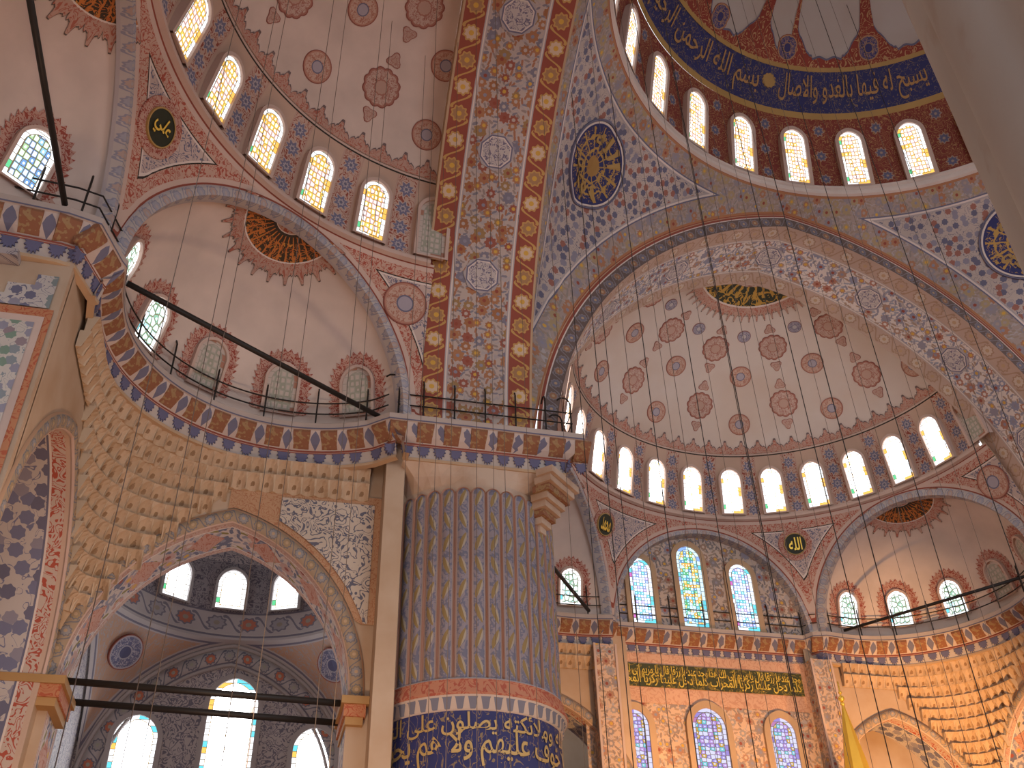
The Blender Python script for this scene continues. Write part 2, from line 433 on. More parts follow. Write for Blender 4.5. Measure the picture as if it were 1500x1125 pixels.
@mat('bay_drum')
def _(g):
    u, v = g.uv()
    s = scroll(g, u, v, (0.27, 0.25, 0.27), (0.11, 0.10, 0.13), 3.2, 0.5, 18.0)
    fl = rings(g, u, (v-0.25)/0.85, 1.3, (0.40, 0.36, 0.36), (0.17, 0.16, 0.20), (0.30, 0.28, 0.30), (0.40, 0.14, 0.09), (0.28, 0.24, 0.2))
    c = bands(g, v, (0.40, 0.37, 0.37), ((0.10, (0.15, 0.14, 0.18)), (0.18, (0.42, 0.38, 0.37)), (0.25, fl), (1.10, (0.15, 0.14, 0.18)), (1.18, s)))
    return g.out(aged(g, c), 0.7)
@mat('bay_orange')
def _(g):
    u, v = g.uv(); b, t = g.uv('edge'); e = b.mn(t)
    c = scroll(g, u, v, (0.42, 0.25, 0.17), (0.33, 0.30, 0.30), 3.4, 0.4, 18.0)
    c = g.mix(e.lt(0.34), c, (0.40, 0.36, 0.36)); c = g.mix(e.lt(0.28), c, (0.15, 0.14, 0.19)); c = g.mix(e.lt(0.20), c, (0.40, 0.36, 0.36))
    return g.out(aged(g, c), 0.7)
@mat('bay_arch')
def _(g):
    u, v = g.uv()
    c = rings(g, u, v, 0.8, (0.36, 0.33, 0.33), (0.14, 0.14, 0.18), (0.30, 0.28, 0.28), (0.42, 0.14, 0.08), (0.3, 0.3, 0.25))
    c = g.mix(v.lt(0.1), c, (0.16, 0.15, 0.2)); c = g.mix(v.gt(0.93), c, (0.44, 0.38, 0.35))
    return g.out(aged(g, c), 0.7)
@mat('lower_soffit')                              # soffit of the arch below the exedra: v 0..1
def _(g):
    u, v = g.uv()
    f = floral(g, u, v*1.9, (0.54, 0.46, 0.42), ((0.50, 0.28, 0.22), (0.46, 0.30, 0.26), LBLUE, BLUE), 1.5, 0.42)
    p = (u/2.0).fr()-0.5; q = v-0.5
    d = p.abs()*2.6+q.abs()*2.2
    c = g.mix(d.lt(0.75), f, scroll(g, u, v, (0.50, 0.28, 0.21), (0.42, 0.16, 0.10), 3.0))
    bd = scroll(g, u, v*1.9, (0.50, 0.36, 0.30), (0.42, 0.22, 0.17), 3.0)
    c = g.mix((v-0.5).abs().gt(0.36), c, bd); c = g.mix(((v-0.5).abs()-0.36).abs().lt(0.012), c, WHITE)
    return g.out(aged(g, c), 0.8)
@mat('lower_archivolt')
def _(g):
    u, v = g.uv()
    c = rings(g, u, v, 0.55, (0.34, 0.25, 0.17), (0.18, 0.17, 0.18), (0.34, 0.24, 0.14), (0.28, 0.26, 0.26), TAN)
    c = g.mix(v.gt(0.88), c, (0.46, 0.27, 0.16)); c = g.mix(v.lt(0.08), c, (0.5, 0.36, 0.3))
    return g.out(aged(g, c), 0.8)
@mat('vine_panel')
def _(g):
    u, v = g.uv()
    c = scroll(g, u, v, (0.52, 0.44, 0.36), (0.12, 0.12, 0.16), 2.6, 0.45, 18.0)
    return g.out(aged(g, c), 0.8)
@mat('jamb_tile')
def _(g):
    u, v = g.uv()
    bl = floral(g, u, v, (0.46, 0.42, 0.40), (BLUE, BLUE, LBLUE), 1.5, 0.55, (BLUE, LBLUE))
    rd = scroll(g, u, v, (0.50, 0.40, 0.34), (0.38, 0.08, 0.05), 3.0, 0.5)
    c = bands(g, u, (0.50, 0.36, 0.28), ((0.16, rd), (0.52, (0.46, 0.40, 0.37)), (0.62, bl)))
    return g.out(aged(g, c), 0.6)
@mat('qibla_tile')
def _(g):
    u, v = g.uv()
    c = floral(g, u, v, (0.60, 0.42, 0.30), ((0.30, 0.24, 0.22), (0.40, 0.22, 0.14), (0.34, 0.30, 0.28)), 2.0, 0.36, ((0.30, 0.22, 0.18), (0.40, 0.28, 0.20)))
    return g.out(aged(g, c), 0.7)
@mat('qibla_frieze')
def _(g):
    u, v = g.uv()
    c = scroll(g, u, v, (0.58, 0.36, 0.25), (0.50, 0.28, 0.19), 2.4, 0.5, 14.0)
    return g.out(aged(g, c), 0.7)
@mat('inscription_green')
def _(g):
    u, v = g.uv()
    n = g.noise(u, v, 2.6, 2.0, 1.0)
    c = g.mix((n*24.0).sin().gt(0.62), (0.05, 0.055, 0.02), (0.20, 0.15, 0.03))
    return g.out(c, 0.5)
@mat('blue_band')
def _(g):
    u, v = g.uv()
    n = g.noise(u, v, 3.2, 2.0, 1.2)
    c = g.mix((n*26.0).sin().gt(0.93), DBLUE, (0.22, 0.16, 0.10))
    return g.out(aged(g, c), 0.7)

def glass(name, whites, cols, border, strength, sx=5.0, sy=5.0, frac=0.6, lead=0.05, net=0.0, core=0.16, rand=0.25, leadc=(0.10, 0.07, 0.03)):
    """leaded glass lit by the sky outside: uv u -0.5..0.5 across, v metres, layer edge.x = distance from the rim"""
    g = G(name); u, v = g.uv(); e, top = g.uv('edge')
    d, cr, cg, px, py = g.voro(u*sx, v*sy, rand)
    de = g.voro(u*sx, v*sy, rand, 'DISTANCE_TO_EDGE')
    c = g.mix(cr.gt(frac), whites, g.pick(cg, cols))
    c = g.mix(d.lt(core), c, whites)
    c = g.mix(de.lt(net), c, g.pick(cg, cols))
    c = g.mix(de.lt(lead), c, leadc)
    seg = ((v*4.3).fl()*12.9898+(u.gt(0.0))*4.7).sin()*43758.5
    r = seg.fr().abs()
    bc = g.mix(r.gt(0.55), whites, g.pick((r*7.3).fr(), border))
    bc = g.mix((v*4.3).fr().lt(0.10), bc, leadc)
    c = g.mix(e.lt(0.17), c, bc)
    c = g.mix((e-0.17).abs().lt(0.016), c, leadc)
    if strength == 0: MATS[name] = g.out(c, 0.8); return
    MATS[name] = g.out((0.05, 0.05, 0.05), 0.2, emit=c, strength=g.m('MULTIPLY_ADD', e.lt(0.17), min(strength, 1.5)-strength, strength))
W_ = (0.95, 0.97, 1.0); YEL = (0.85, 0.50, 0.05); GRN = (0.08, 0.45, 0.20); PNK = (0.65, 0.42, 0.40); CY = (0.10, 0.50, 0.60)
AMB = (0.80, 0.42, 0.08)
glass('glass_dome', W_, (AMB, PNK, (0.70, 0.48, 0.30), (0.75, 0.60, 0.50)), (AMB, GRN, GRN), 1.70, 6.5, 4.6, 0.8, 0.05, 0.20, 0.2, 0.35)
glass('glass_half', W_, (AMB, (0.75, 0.62, 0.40), W_, (0.8, 0.7, 0.6)), (AMB, GRN, GRN), 10.00, 6.5, 4.6, 0.85, 0.04, 0.13, 0.2, 0.35)
glass('glass_left', W_, (AMB, (0.85, 0.55, 0.10), (0.70, 0.42, 0.38), PNK), (AMB, GRN, GRN), 1.35, 6.5, 4.8, 0.75, 0.045, 0.22, 0.2, 0.35)
glass('glass_exedra', W_, ((0.15, 0.30, 0.22), (0.25, 0.42, 0.45), (0.4, 0.55, 0.5)), (W_, GRN, CY), 2.00, 5.0, 4.0, 0.8, 0.06, 0.20, 0.2, 0.55)
glass('glass_center', W_, ((0.10, 0.24, 0.50), (0.20, 0.42, 0.60), (0.30, 0.48, 0.26)), (W_, W_, GRN), 1.50, 7.0, 5.0, 0.55, 0.07, 0.18, 0.2, 0.2)
glass('glass_dim', (0.52, 0.45, 0.40), ((0.33, 0.34, 0.27), (0.40, 0.39, 0.33)), ((0.40, 0.20, 0.14), (0.5, 0.43, 0.38), (0.48, 0.42, 0.37)), 0, 5.5, 4.4, 0.9, 0.03, 0.20, 0.2, 0.2, (0.34, 0.33, 0.28))
glass('glass_qibla', (0.75, 0.85, 1.0), (CY, (0.20, 0.32, 0.70), (0.40, 0.32, 0.65), (0.55, 0.65, 0.9)), (CY, (0.55, 0.06, 0.18), (0.45, 0.10, 0.40)), 1.50, 7.5, 6.6, 0.5, 0.05, 0.12, 0.2, 0.2)
glass('glass_jewel', (0.55, 0.80, 0.95), (AMB, CY, (0.10, 0.28, 0.55), GRN, (0.70, 0.55, 0.10)), (CY, (0.20, 0.35, 0.8)), 1.30, 8.0, 6.2, 0.3, 0.05, 0.0, 0.2, 0.4)
glass('glass_low', (0.60, 0.62, 0.9), ((0.25, 0.22, 0.65), (0.40, 0.25, 0.65), CY, (0.55, 0.35, 0.05)), ((0.25, 0.2, 0.6), (0.4, 0.15, 0.4)), 1.00, 7.0, 6.0, 0.25, 0.06, 0.0, 0.2, 0.4)
glass('glass_bay', W_, (W_, W_, (0.75, 0.92, 1.0), (0.7, 0.15, 0.1)), (CY, CY, AMB), 9.00, 4.5, 4.0, 0.85, 0.03)
glass('glass_baydrum', W_, (W_, W_, (0.7, 0.9, 1.0)), (W_, W_, GRN), 8.00, 4.0, 3.6, 0.7, 0.03)

# ------------------------------------------------------------------ object helpers
def link(o, parent=None):
    COL.objects.link(o)
    if parent is not None: o.parent = parent
    return o
def tag(o, label=None, cat=None, group=None, kind=None):
    if label: o['label'] = label
    if cat: o['category'] = cat
    if group: o['group'] = group
    if kind: o['kind'] = kind
    return o
def empty(name, label=None, cat=None, group=None, kind=None, loc=(0, 0, 0)):
    o = bpy.data.objects.new(name, None); o.empty_display_size = 0.2; o.location = loc
    return tag(link(o), label, cat, group, kind)
def mk(name, verts, faces, m, parent=None, uv=None, edge=None, smooth=False):
    me = bpy.data.meshes.new(name); me.from_pydata([tuple(map(float, p)) for p in verts], [], faces)
    for nm, arr in (('UVMap', uv), ('edge', edge)):
        if arr is None: continue
        l = me.uv_layers.new(name=nm); a = np.asarray(arr, dtype=np.float32)
        idx = np.empty(len(me.loops), dtype=np.int32); me.loops.foreach_get('vertex_index', idx)
        l.data.foreach_set('uv', a[idx].ravel())
    me.materials.append(MATS[m] if isinstance(m, str) else m)
    if smooth: me.polygons.foreach_set('use_smooth', [True]*len(me.polygons))
    o = bpy.data.objects.new(name, me); link(o, parent)
    if parent is not None and parent.location.length > 0: o.matrix_parent_inverse = Matrix.Translation(-Vector(parent.location))
    return o
def grid(name, P, m, parent=None, UV=None, ED=None, closed=False, smooth=True):
    """P[i][j] -> 3D point"""
    ni, nj = len(P), len(P[0])
    vs = [p for row in P for p in row]
    fs = []
    for i in range(ni-1 if not closed else ni):
        i2 = (i+1) % ni
        for j in range(nj-1): fs.append((i*nj+j, i2*nj+j, i2*nj+j+1, i*nj+j+1))
    f = lambda A: None if A is None else [q for row in A for q in row]
    return mk(name, vs, fs, m, parent, f(UV), f(ED), smooth)
def boxm(name, c, size, m, parent=None, rz=0.0):
    x, y, z = [s/2 for s in size]; cs, sn = math.cos(rz), math.sin(rz)
    vs = [(c[0]+a*x*cs-b*y*sn, c[1]+a*x*sn+b*y*cs, c[2]+d*z) for a in (-1, 1) for b in (-1, 1) for d in (-1, 1)]
    fs = [(0, 1, 3, 2), (4, 6, 7, 5), (0, 4, 5, 1), (2, 3, 7, 6), (0, 2, 6, 4), (1, 5, 7, 3)]
    uv = [((v[0]-v[1]), v[2]) for v in vs]
    return mk(name, vs, fs, m, parent, uv)
def tube(name, pts, r, m, parent=None, n=6):
    pts = [Vector(p) for p in pts]; vs = []; fs = []
    for i, p in enumerate(pts):
        t = (pts[min(i+1, len(pts)-1)]-pts[max(i-1, 0)]).normalized()
        a = t.cross(Vector((0, 0, 1)) if abs(t.z) < 0.95 else Vector((1, 0, 0))).normalized(); b = t.cross(a)
        for k in range(n): vs.append(p+(a*math.cos(2*pi*k/n)+b*math.sin(2*pi*k/n))*r)
    for i in range(len(pts)-1):
        for k in range(n): fs.append((i*n+k, i*n+(k+1) % n, (i+1)*n+(k+1) % n, (i+1)*n+k))
    fs.append(tuple(range(n))[::-1]); fs.append(tuple((len(pts)-1)*n+k for k in range(n)))
    return mk(name, vs, fs, m, parent, smooth=True)
def place(o, M):
    o.matrix_world = M

# rotated frames: canonical half dome looks along +y
def xf(d):
    return {'front': lambda x, y, z: (x, y, z), 'left': lambda x, y, z: (-y, x, z), 'right': lambda x, y, z: (y, -x, z), 'back': lambda x, y, z: (-x, -y, z)}[d]
def pointed(Sp, h, n, t0=-1.0, t1=1.0):
    """pointed arch curve: list of (u, z, arc length)"""
    c = (h*h-Sp*Sp)/(2*Sp); r = Sp+c; am = math.acos(c/r); out = []; L = 0; pv = None
    for i in range(n+1):
        t = t0+(t1-t0)*i/n; a = am*(1-abs(t)); s = 1 if t >= 0 else -1
        p = (s*(r*math.cos(a)-c), r*math.sin(a))
        if pv: L += math.dist(p, pv)
        pv = p; out.append((p[0], p[1], L))
    return out
def u_arch(z):
    h = ZK-ZC; c = (h*h-S*S)/(2*S); r = S+c
    return max(math.sqrt(max(r*r-(z-ZC)**2, 0))-c, 0)

class Rev:
    """surface of revolution, ellipsoid; canonical azimuth th from +y towards +x; t = metres up the meridian from height zb"""
    def __init__(s, cx, cy, Rr, H, z0, zb, f):
        s.cx, s.cy, s.R, s.H, s.z0, s.f = cx, cy, Rr, H, z0, f
        ph0 = math.asin((zb-z0)/H); N = 600
        s.ph = np.linspace(ph0, pi/2, N)
        r = Rr*np.cos(s.ph); z = z0+H*np.sin(s.ph)
        s.arc = np.concatenate([[0], np.cumsum(np.hypot(np.diff(r), np.diff(z)))])
        s.zs_ = z
    def rz(s, t):
        p = float(np.interp(t, s.arc, s.ph)); return s.R*math.cos(p), s.z0+s.H*math.sin(p), p
    def t_of_z(s, z): return float(np.interp(z, s.zs_, s.arc))
    def pt(s, th, t, off=0.0):
        r, z, p = s.rz(t)
        nr, nz = math.cos(p)/s.R, math.sin(p)/s.H; L = math.hypot(nr, nz); nr /= L; nz /= L
        r2 = r-off*nr
        return s.f(s.cx+r2*math.sin(th), s.cy+r2*math.cos(th), z-off*nz)
    def loc(s, th0, t0, ss, tt, off=0.03):
        r, _, _ = s.rz(t0+tt)
        return s.pt(th0+ss/max(r, 0.4), t0+tt, off)
    def frame(s, th, t):
        a = Vector(s.pt(th, t)); x = (Vector(s.pt(th+0.01, t))-a).normalized(); y = (Vector(s.pt(th, t+0.02))-a).normalized()
        y = (y-x*x.dot(y)).normalized()
        return a, x, y
class Plane:
    """flat wall: origin o, axes x (right) and y (up); offset along the inward normal"""
    def __init__(s, o, x, n): s.o, s.x, s.n = Vector(o), Vector(x).normalized(), Vector(n).normalized(); s.y = Vector((0, 0, 1))
    def loc(s, a, b, ss, tt, off=0.03): return s.o+s.x*(a+ss)+s.y*(b+tt)+s.n*off

def disc(name, surf, a, b, rad, m, parent, outline=lambda p: 1.0, n=36, rings_=5, off=0.03, r0=0.0):
    """round painted or carved piece laid on a surface; uv normalised"""
    vs, uv, fs = [], [], []
    k0 = 0
    if r0 == 0: vs.append(surf.loc(a, b, 0, 0, off)); uv.append((0, 0)); k0 = 1
    for i in range(1 if r0 == 0 else 0, rings_+1):
        fr = r0+(1-r0)*i/rings_
        for k in range(n):
            p = 2*pi*k/n; q = fr*outline(p)
            vs.append(surf.loc(a, b, q*rad*math.cos(p), q*rad*math.sin(p), off)); uv.append((fr*math.cos(p), fr*math.sin(p)))
    nr = rings_ if r0 == 0 else rings_+1
    if r0 == 0:
        for k in range(n): fs.append((0, 1+k, 1+(k+1) % n))
    for i in range(nr-1):
        for k in range(n):
            x, y = k0+i*n+k, k0+i*n+(k+1) % n
            fs.append((x, x+n, y+n, y))
    # rim skirt gives the piece its thickness
    b0 = k0+(nr-1)*n; s0 = len(vs)
    for k in range(n):
        p = 2*pi*k/n; q = outline(p); vs.append(surf.loc(a, b, q*rad*math.cos(p), q*rad*math.sin(p), off-0.12)); uv.append((math.cos(p), math.sin(p)))
    for k in range(n): fs.append((b0+k, s0+k, s0+(k+1) % n, b0+(k+1) % n))
    return mk(name, vs, fs, m, parent, uv)
def strip(name, surf, pts, m, parent, off=0.03, rows=3, usc=1.0):
    """pts: list of (a, b_low, b_high): painted strip with a shaped upper edge"""
    P, UV = [], []
    for a, lo, hi, u in pts:
        P.append([surf.pt(a, lo+(hi-lo)*j/rows, off) for j in range(rows+1)]); UV.append([(u, j/rows) for j in range(rows+1)])
    return grid(name, P, m, parent, UV, smooth=False)

# windows --------------------------------------------------------------
WCACHE = {}
def arch_outline(hw, h, n=8):
    """upright round-pointed arch outline from bottom-left over the top to bottom-right"""
    spr = h-hw*1.12; pts = [(-hw, 0.0), (-hw, spr*0.5), (-hw, spr)]
    for u, z, _ in pointed(hw, hw*1.12, n*2)[1:-1]: pts.append((u, spr+z))
    pts += [(hw, spr), (hw, spr*0.5), (hw, 0.0)]
    return pts
def window_mesh(hw, h, glassm, rim, framem):
    k = (round(hw, 2), round(h, 2), glassm, rim, framem)
    if k in WCACHE: return WCACHE[k]
    inn = arch_outline(hw, h); out = arch_outline(hw+rim, h+rim*1.1); n = len(inn)
    # frame: front ring + inner reveal + outer skirt (local x right, y up, z towards the room)
    vs = [(x, y if y > 0 else -rim*0.6, 0.08) for x, y in out]+[(x, y, 0.08) for x, y in inn]+[(x, y, -0.16) for x, y in inn]+[(x, y if y > 0 else -rim*0.6, -0.25) for x, y in out]
    fs = []
    for i in range(n-1):
        fs += [(i, n+i, n+i+1, i+1), (n+i, 2*n+i, 2*n+i+1, n+i+1), (i+1, 3*n+i+1, 3*n+i, i)]
    fs += [(0, n-1, 2*n-1, n), (n, 2*n-1, 3*n-1, 2*n)]
    me = bpy.data.meshes.new('frame'); me.from_pydata(vs, [], fs); me.materials.append(MATS[framem])
    l = me.uv_layers.new(name='UVMap')
    for lp in me.loops: l.data[lp.index].uv = (vs[lp.vertex_index][0], vs[lp.vertex_index][1])
    # pane: nested copies of the outline so the rim distance is known
    rings_ = [(0.0, 0.0), (0.10, 0.10), (0.17, 0.17), (0.19, 0.19), (0.30, 0.30)]
    pv, uv, ed, pf = [], [], [], []
    for d, dd in rings_:
        o = arch_outline(hw-d*min(1, hw/0.62), h-d*min(1, hw/0.62))
        for x, y in o:
            y = max(y, d*min(1, hw/0.62)); pv.append((x, y, -0.02)); uv.append((x/(2*hw), y)); ed.append((dd, 0))
    m_ = len(rings_)
    for j in range(m_-1):
        for i in range(n-1): pf.append((j*n+i, (j+1)*n+i, (j+1)*n+i+1, j*n+i+1))
        pf.append((j*n+n-1, (j+1)*n+n-1, (j+1)*n, j*n))
    c0 = len(pv); pv.append((0, h*0.5, -0.02)); uv.append((0, h*0.5)); ed.append((1, 0)); b = (m_-1)*n
    for i in range(n): pf.append((b+i, c0, b+(i+1) % n))
    pm = bpy.data.meshes.new('pane'); pm.from_pydata(pv, [], pf); pm.materials.append(MATS[glassm])
    for nm, arr in (('UVMap', uv), ('edge', ed)):
        l = pm.uv_layers.new(name=nm)
        for lp in pm.loops: l.data[lp.index].uv = arr[lp.vertex_index]
    WCACHE[k] = (me, pm); return WCACHE[k]
WN = [0]
def window(org, x, y, hw, h, glassm, label, group, rim=0.14, framem='pink_plaster'):
    WN[0] += 1
    org, x, y = Vector(org), Vector(x).normalized(), Vector(y).normalized(); z = x.cross(y)
    e = empty('window_%d' % WN[0], label, None, group, 'structure')
    M = Matrix((x, y, z)).transposed().to_4x4(); M.translation = org
    e.matrix_world = M
    me, pm = window_mesh(hw, h, glassm, rim, framem)
    for nm, mm in (('frame', me), ('pane', pm)):
        o = bpy.data.objects.new(nm, mm); COL.objects.link(o); o.parent = e
    return e

# lettering --------------------------------------------------------------
AF = {}
for cp in range(0xFE70, 0xFEFD):
    dd = unicodedata.decomposition(chr(cp)).split()
    if len(dd) == 2 and dd[0] in ('<isolated>', '<final>', '<initial>', '<medial>'): AF[(chr(int(dd[1], 16)), dd[0][1:-1])] = chr(cp)
def arabic(t):
    out = []; i = 0; pj = False
    while i < len(t):
        c = t[i]
        if c == ' ': out.append(c); pj = False; i += 1; continue
        if c == '\u0644' and i+1 < len(t) and t[i+1] == '\u0627':
            out.append('\uFEFC' if pj else '\uFEFB'); pj = False; i += 2; continue
        nx = t[i+1] if i+1 < len(t) else ' '
        jn = (c, 'initial') in AF and (nx, 'final') in AF
        k = 'medial' if pj and jn else 'final' if pj else 'initial' if jn else 'isolated'
        out.append(AF.get((c, k), c)); pj = jn; i += 1
    return ''.join(reversed(out))
def text_mesh(t, thick=0.0):
    cu = bpy.data.curves.new('lettering', 'FONT'); cu.body = arabic(t); cu.resolution_u = 2; cu.offset = thick
    o = bpy.data.objects.new('lettering', cu); COL.objects.link(o)
    dg = bpy.context.evaluated_depsgraph_get(); me = bpy.data.meshes.new_from_object(o.evaluated_get(dg))
    vs = np.array([v.co[:2] for v in me.vertices]); fs = [tuple(p.vertices) for p in me.polygons]
    bpy.data.objects.remove(o); bpy.data.curves.remove(cu); bpy.data.meshes.remove(me)
    vs -= vs.min(0); vs /= vs.max(0)               # unit box
    return vs, fs
def lettering(t, fn, m, parent, name='lettering', thick=0.012):
    """fn maps unit-box (x, y) of the line of script to 3D"""
    vs, fs = text_mesh(t, thick)
    return tag(mk(name, [fn(x, y) for x, y in vs], fs, m, parent), kind='stuff')

# ================================================================== STRUCTURE
FR, LE, RI, BA = xf('front'), xf('left'), xf('right'), xf('back')
floor = boxm('floor', (0, 0, -0.1), (66, 66, 0.2), 'carpet'); tag(floor, 'red carpeted prayer hall floor', None, None, 'structure')

class Soffit:
    def __init__(s, f):
        s.f = f; s.c = pointed(S, ZK-ZC, 200); s.L = [p[2] for p in s.c]; s.u = [p[0] for p in s.c]; s.z = [p[1] for p in s.c]
    def loc(s, a, b, ss, tt, off=0.03):
        q = a+ss; u = float(np.interp(q, s.L, s.u)); z = float(np.interp(q, s.L, s.z))
        u2 = float(np.interp(q+0.05, s.L, s.u)); z2 = float(np.interp(q+0.05, s.L, s.z)); d = math.hypot(u2-u, z2-z) or 1
        nu, nz = (z2-z)/d, -(u2-u)/d                 # towards the room
        return s.f(u+nu*off, A_OUT-(b+tt), ZC+z+nz*off)

def half_r(z):
    if z < ZS: return math.sqrt(max(PR**2-(z-PZ0)**2, 0))
    return RS*math.sqrt(max(1-((z-ZS)/HS)**2, 0))
def great_arch(f, label, medal, sm='soffit'):
    e = empty('great_arch', label, None, None, 'structure')
    cv = pointed(S, ZK-ZC, 72)
    grid('soffit', [[f(u, A_OUT+0.03-(A_OUT-A_IN+0.07)*j/4, ZC+z) for j in range(5)] for u, z, L in cv], sm, e,
         [[(L, (A_OUT-A_IN)*j/4) for j in range(5)] for u, z, L in cv])
    c = ((ZK-ZC)**2-S*S)/(2*S); r = S+c; hx = math.sqrt((r+0.75)**2-c*c)
    ex = pointed(S+0.75, hx, 72)
    grid('archivolt', [[f(a[0]+(b[0]-a[0])*j/2, A_IN-0.02, ZC+a[1]+(b[1]-a[1])*j/2) for j in range(3)] for a, b in zip(cv, ex)], 'archivolt', e,
         [[(b[2], 0.375*j) for j in range(3)] for a, b in zip(cv, ex)])
    for sgn in (-1, 1):
        P = []
        for i in range(41):
            z = ZC+(ZS+HS*0.994-ZC)*i/40; u1 = math.sqrt(max(half_r(z)**2-1.02**2, 0)); u0 = u_arch(z)
            P.append([f(sgn*u0, A_OUT, z), f(sgn*u1, A_OUT, z)])
        grid('outer_face', P, 'tan_plaster', e)
    so = Soffit(f); tot = so.L[-1]
    for a in medal:
        disc('octagon_medallion', so, a, 1.94, 0.70, 'octagon', e, n=8, rings_=4, off=0.03)
    return e
MED = [5.97, 10.5, 15.2, 19.38, 23.53, 28.26, 32.8]; MEDF = [4.9, 9.6, 14.25, 19.4, 24.5, 29.17, 33.9]
great_arch(LE, 'great painted arch between main dome and side half dome', MED)
great_arch(FR, 'great painted arch opening to the half dome over the qibla wall', MEDF, 'soffit_pale')
great_arch(RI, 'great painted arch on the far side of the main dome', [])
great_arch(BA, 'great painted arch towards the entrance side', [])

class PendS:
    c = ((ZK-ZC)**2-S*S)/(2*S); r = S+c+0.75
    def __init__(s, f): s.f = f
    def bot(s, th):
        t = th if th <= pi/4 else pi/2-th
        u = A_IN*math.tan(t)
        if u <= S+0.75: return A_IN/math.cos(t), ZC+math.sqrt(max(s.r**2-(u+s.c)**2, 0))
        return (A_IN+S+0.75)/(math.sin(t)+math.cos(t)), ZC
    def rho(s, th, z):
        rb, zb = s.bot(th); zt = 34.95; h = (rb*rb-RD*RD+zb*zb-zt*zt)/(2*(zb-zt)); R2 = rb*rb+(zb-h)**2
        return math.sqrt(max(R2-(z-h)**2, 0))
    def pt(s, th, z, off=0.0):
        r = s.rho(th, z)-off; return s.f(r*math.sin(th), r*math.cos(th), z-off*0.5)
    def loc(s, a, b, ss, tt, off=0.04):
        d = 0.05; dr = (s.rho(a, b+d)-s.rho(a, b-d))/(2*d); z = b+tt/math.hypot(1, dr)
        z = min(z, 34.9); return s.pt(a+ss/s.rho(a, b), z, off)
def pendentive(f, label, medal):
    e = empty('pendentive', label, None, None, 'structure'); ps = PendS(f); nt, nz = 60, 26
    P = []; TH = [pi/2*i/nt for i in range(nt+1)]
    for th in TH:
        rb, zb = ps.bot(th); P.append([ps.pt(th, zb+(34.95-zb)*j/nz) for j in range(nz+1)])
    A = np.array(P); B = A[:, 0, :]
    dense = np.concatenate([B[:-1]+(B[1:]-B[:-1])*k/6 for k in range(6)])
    ED = []; UV = []
    for i, th in enumerate(TH):
        seg = np.linalg.norm(np.diff(A[i], axis=0), axis=1); arc = np.concatenate([[0], np.cumsum(seg)])
        row = []
        for j in range(nz+1):
            db = float(np.min(np.linalg.norm(dense-A[i, j], axis=1))); row.append((db, float(arc[-1]-arc[j])))
        ED.append(row); UV.append([((th-pi/4)*14.0, float(arc[j]-arc[-1])) for j in range(nz+1)])
    grid('painted_field', P, 'pendentive', e, UV, ED)
    if medal:
        t = empty('calligraphy_medallion', medal, 'medallion', 'large blue medallions in the dome pendentives')
        disc('disc', ps, pi/4-0.01, 32.25, 1.72, 'oval_medal', t, n=48, rings_=6, off=0.06)
        disc('rim', ps, pi/4-0.01, 32.25, 1.82, 'blue_paint', t, n=48, rings_=1, off=0.08, r0=0.955)
        for word, a0, sg in (('\u0627\u0644\u0644\u0647', 0.5, 1), ('\u0645\u062d\u0645\u062f', 3.6, 1)):
            lettering(word, lambda x, y, a0=a0: ps.loc(pi/4-0.01, 32.25, (0.75+0.75*y)*math.cos(a0+1.9*(1-x)), (0.75+0.75*y)*math.sin(a0+1.9*(1-x)), 0.10), 'gilt_paint', t)
pendentive(LE, 'painted pendentive above the fluted pier', 'blue and gold round medallion on the pendentive above the fluted pier')
pendentive(FR, 'painted pendentive beyond the qibla arch', 'blue and gold round medallion on the pendentive beside the marble pillar')
pendentive(RI, 'painted pendentive on the far side', None)
pendentive(BA, 'painted pendentive above the near pillar', None)

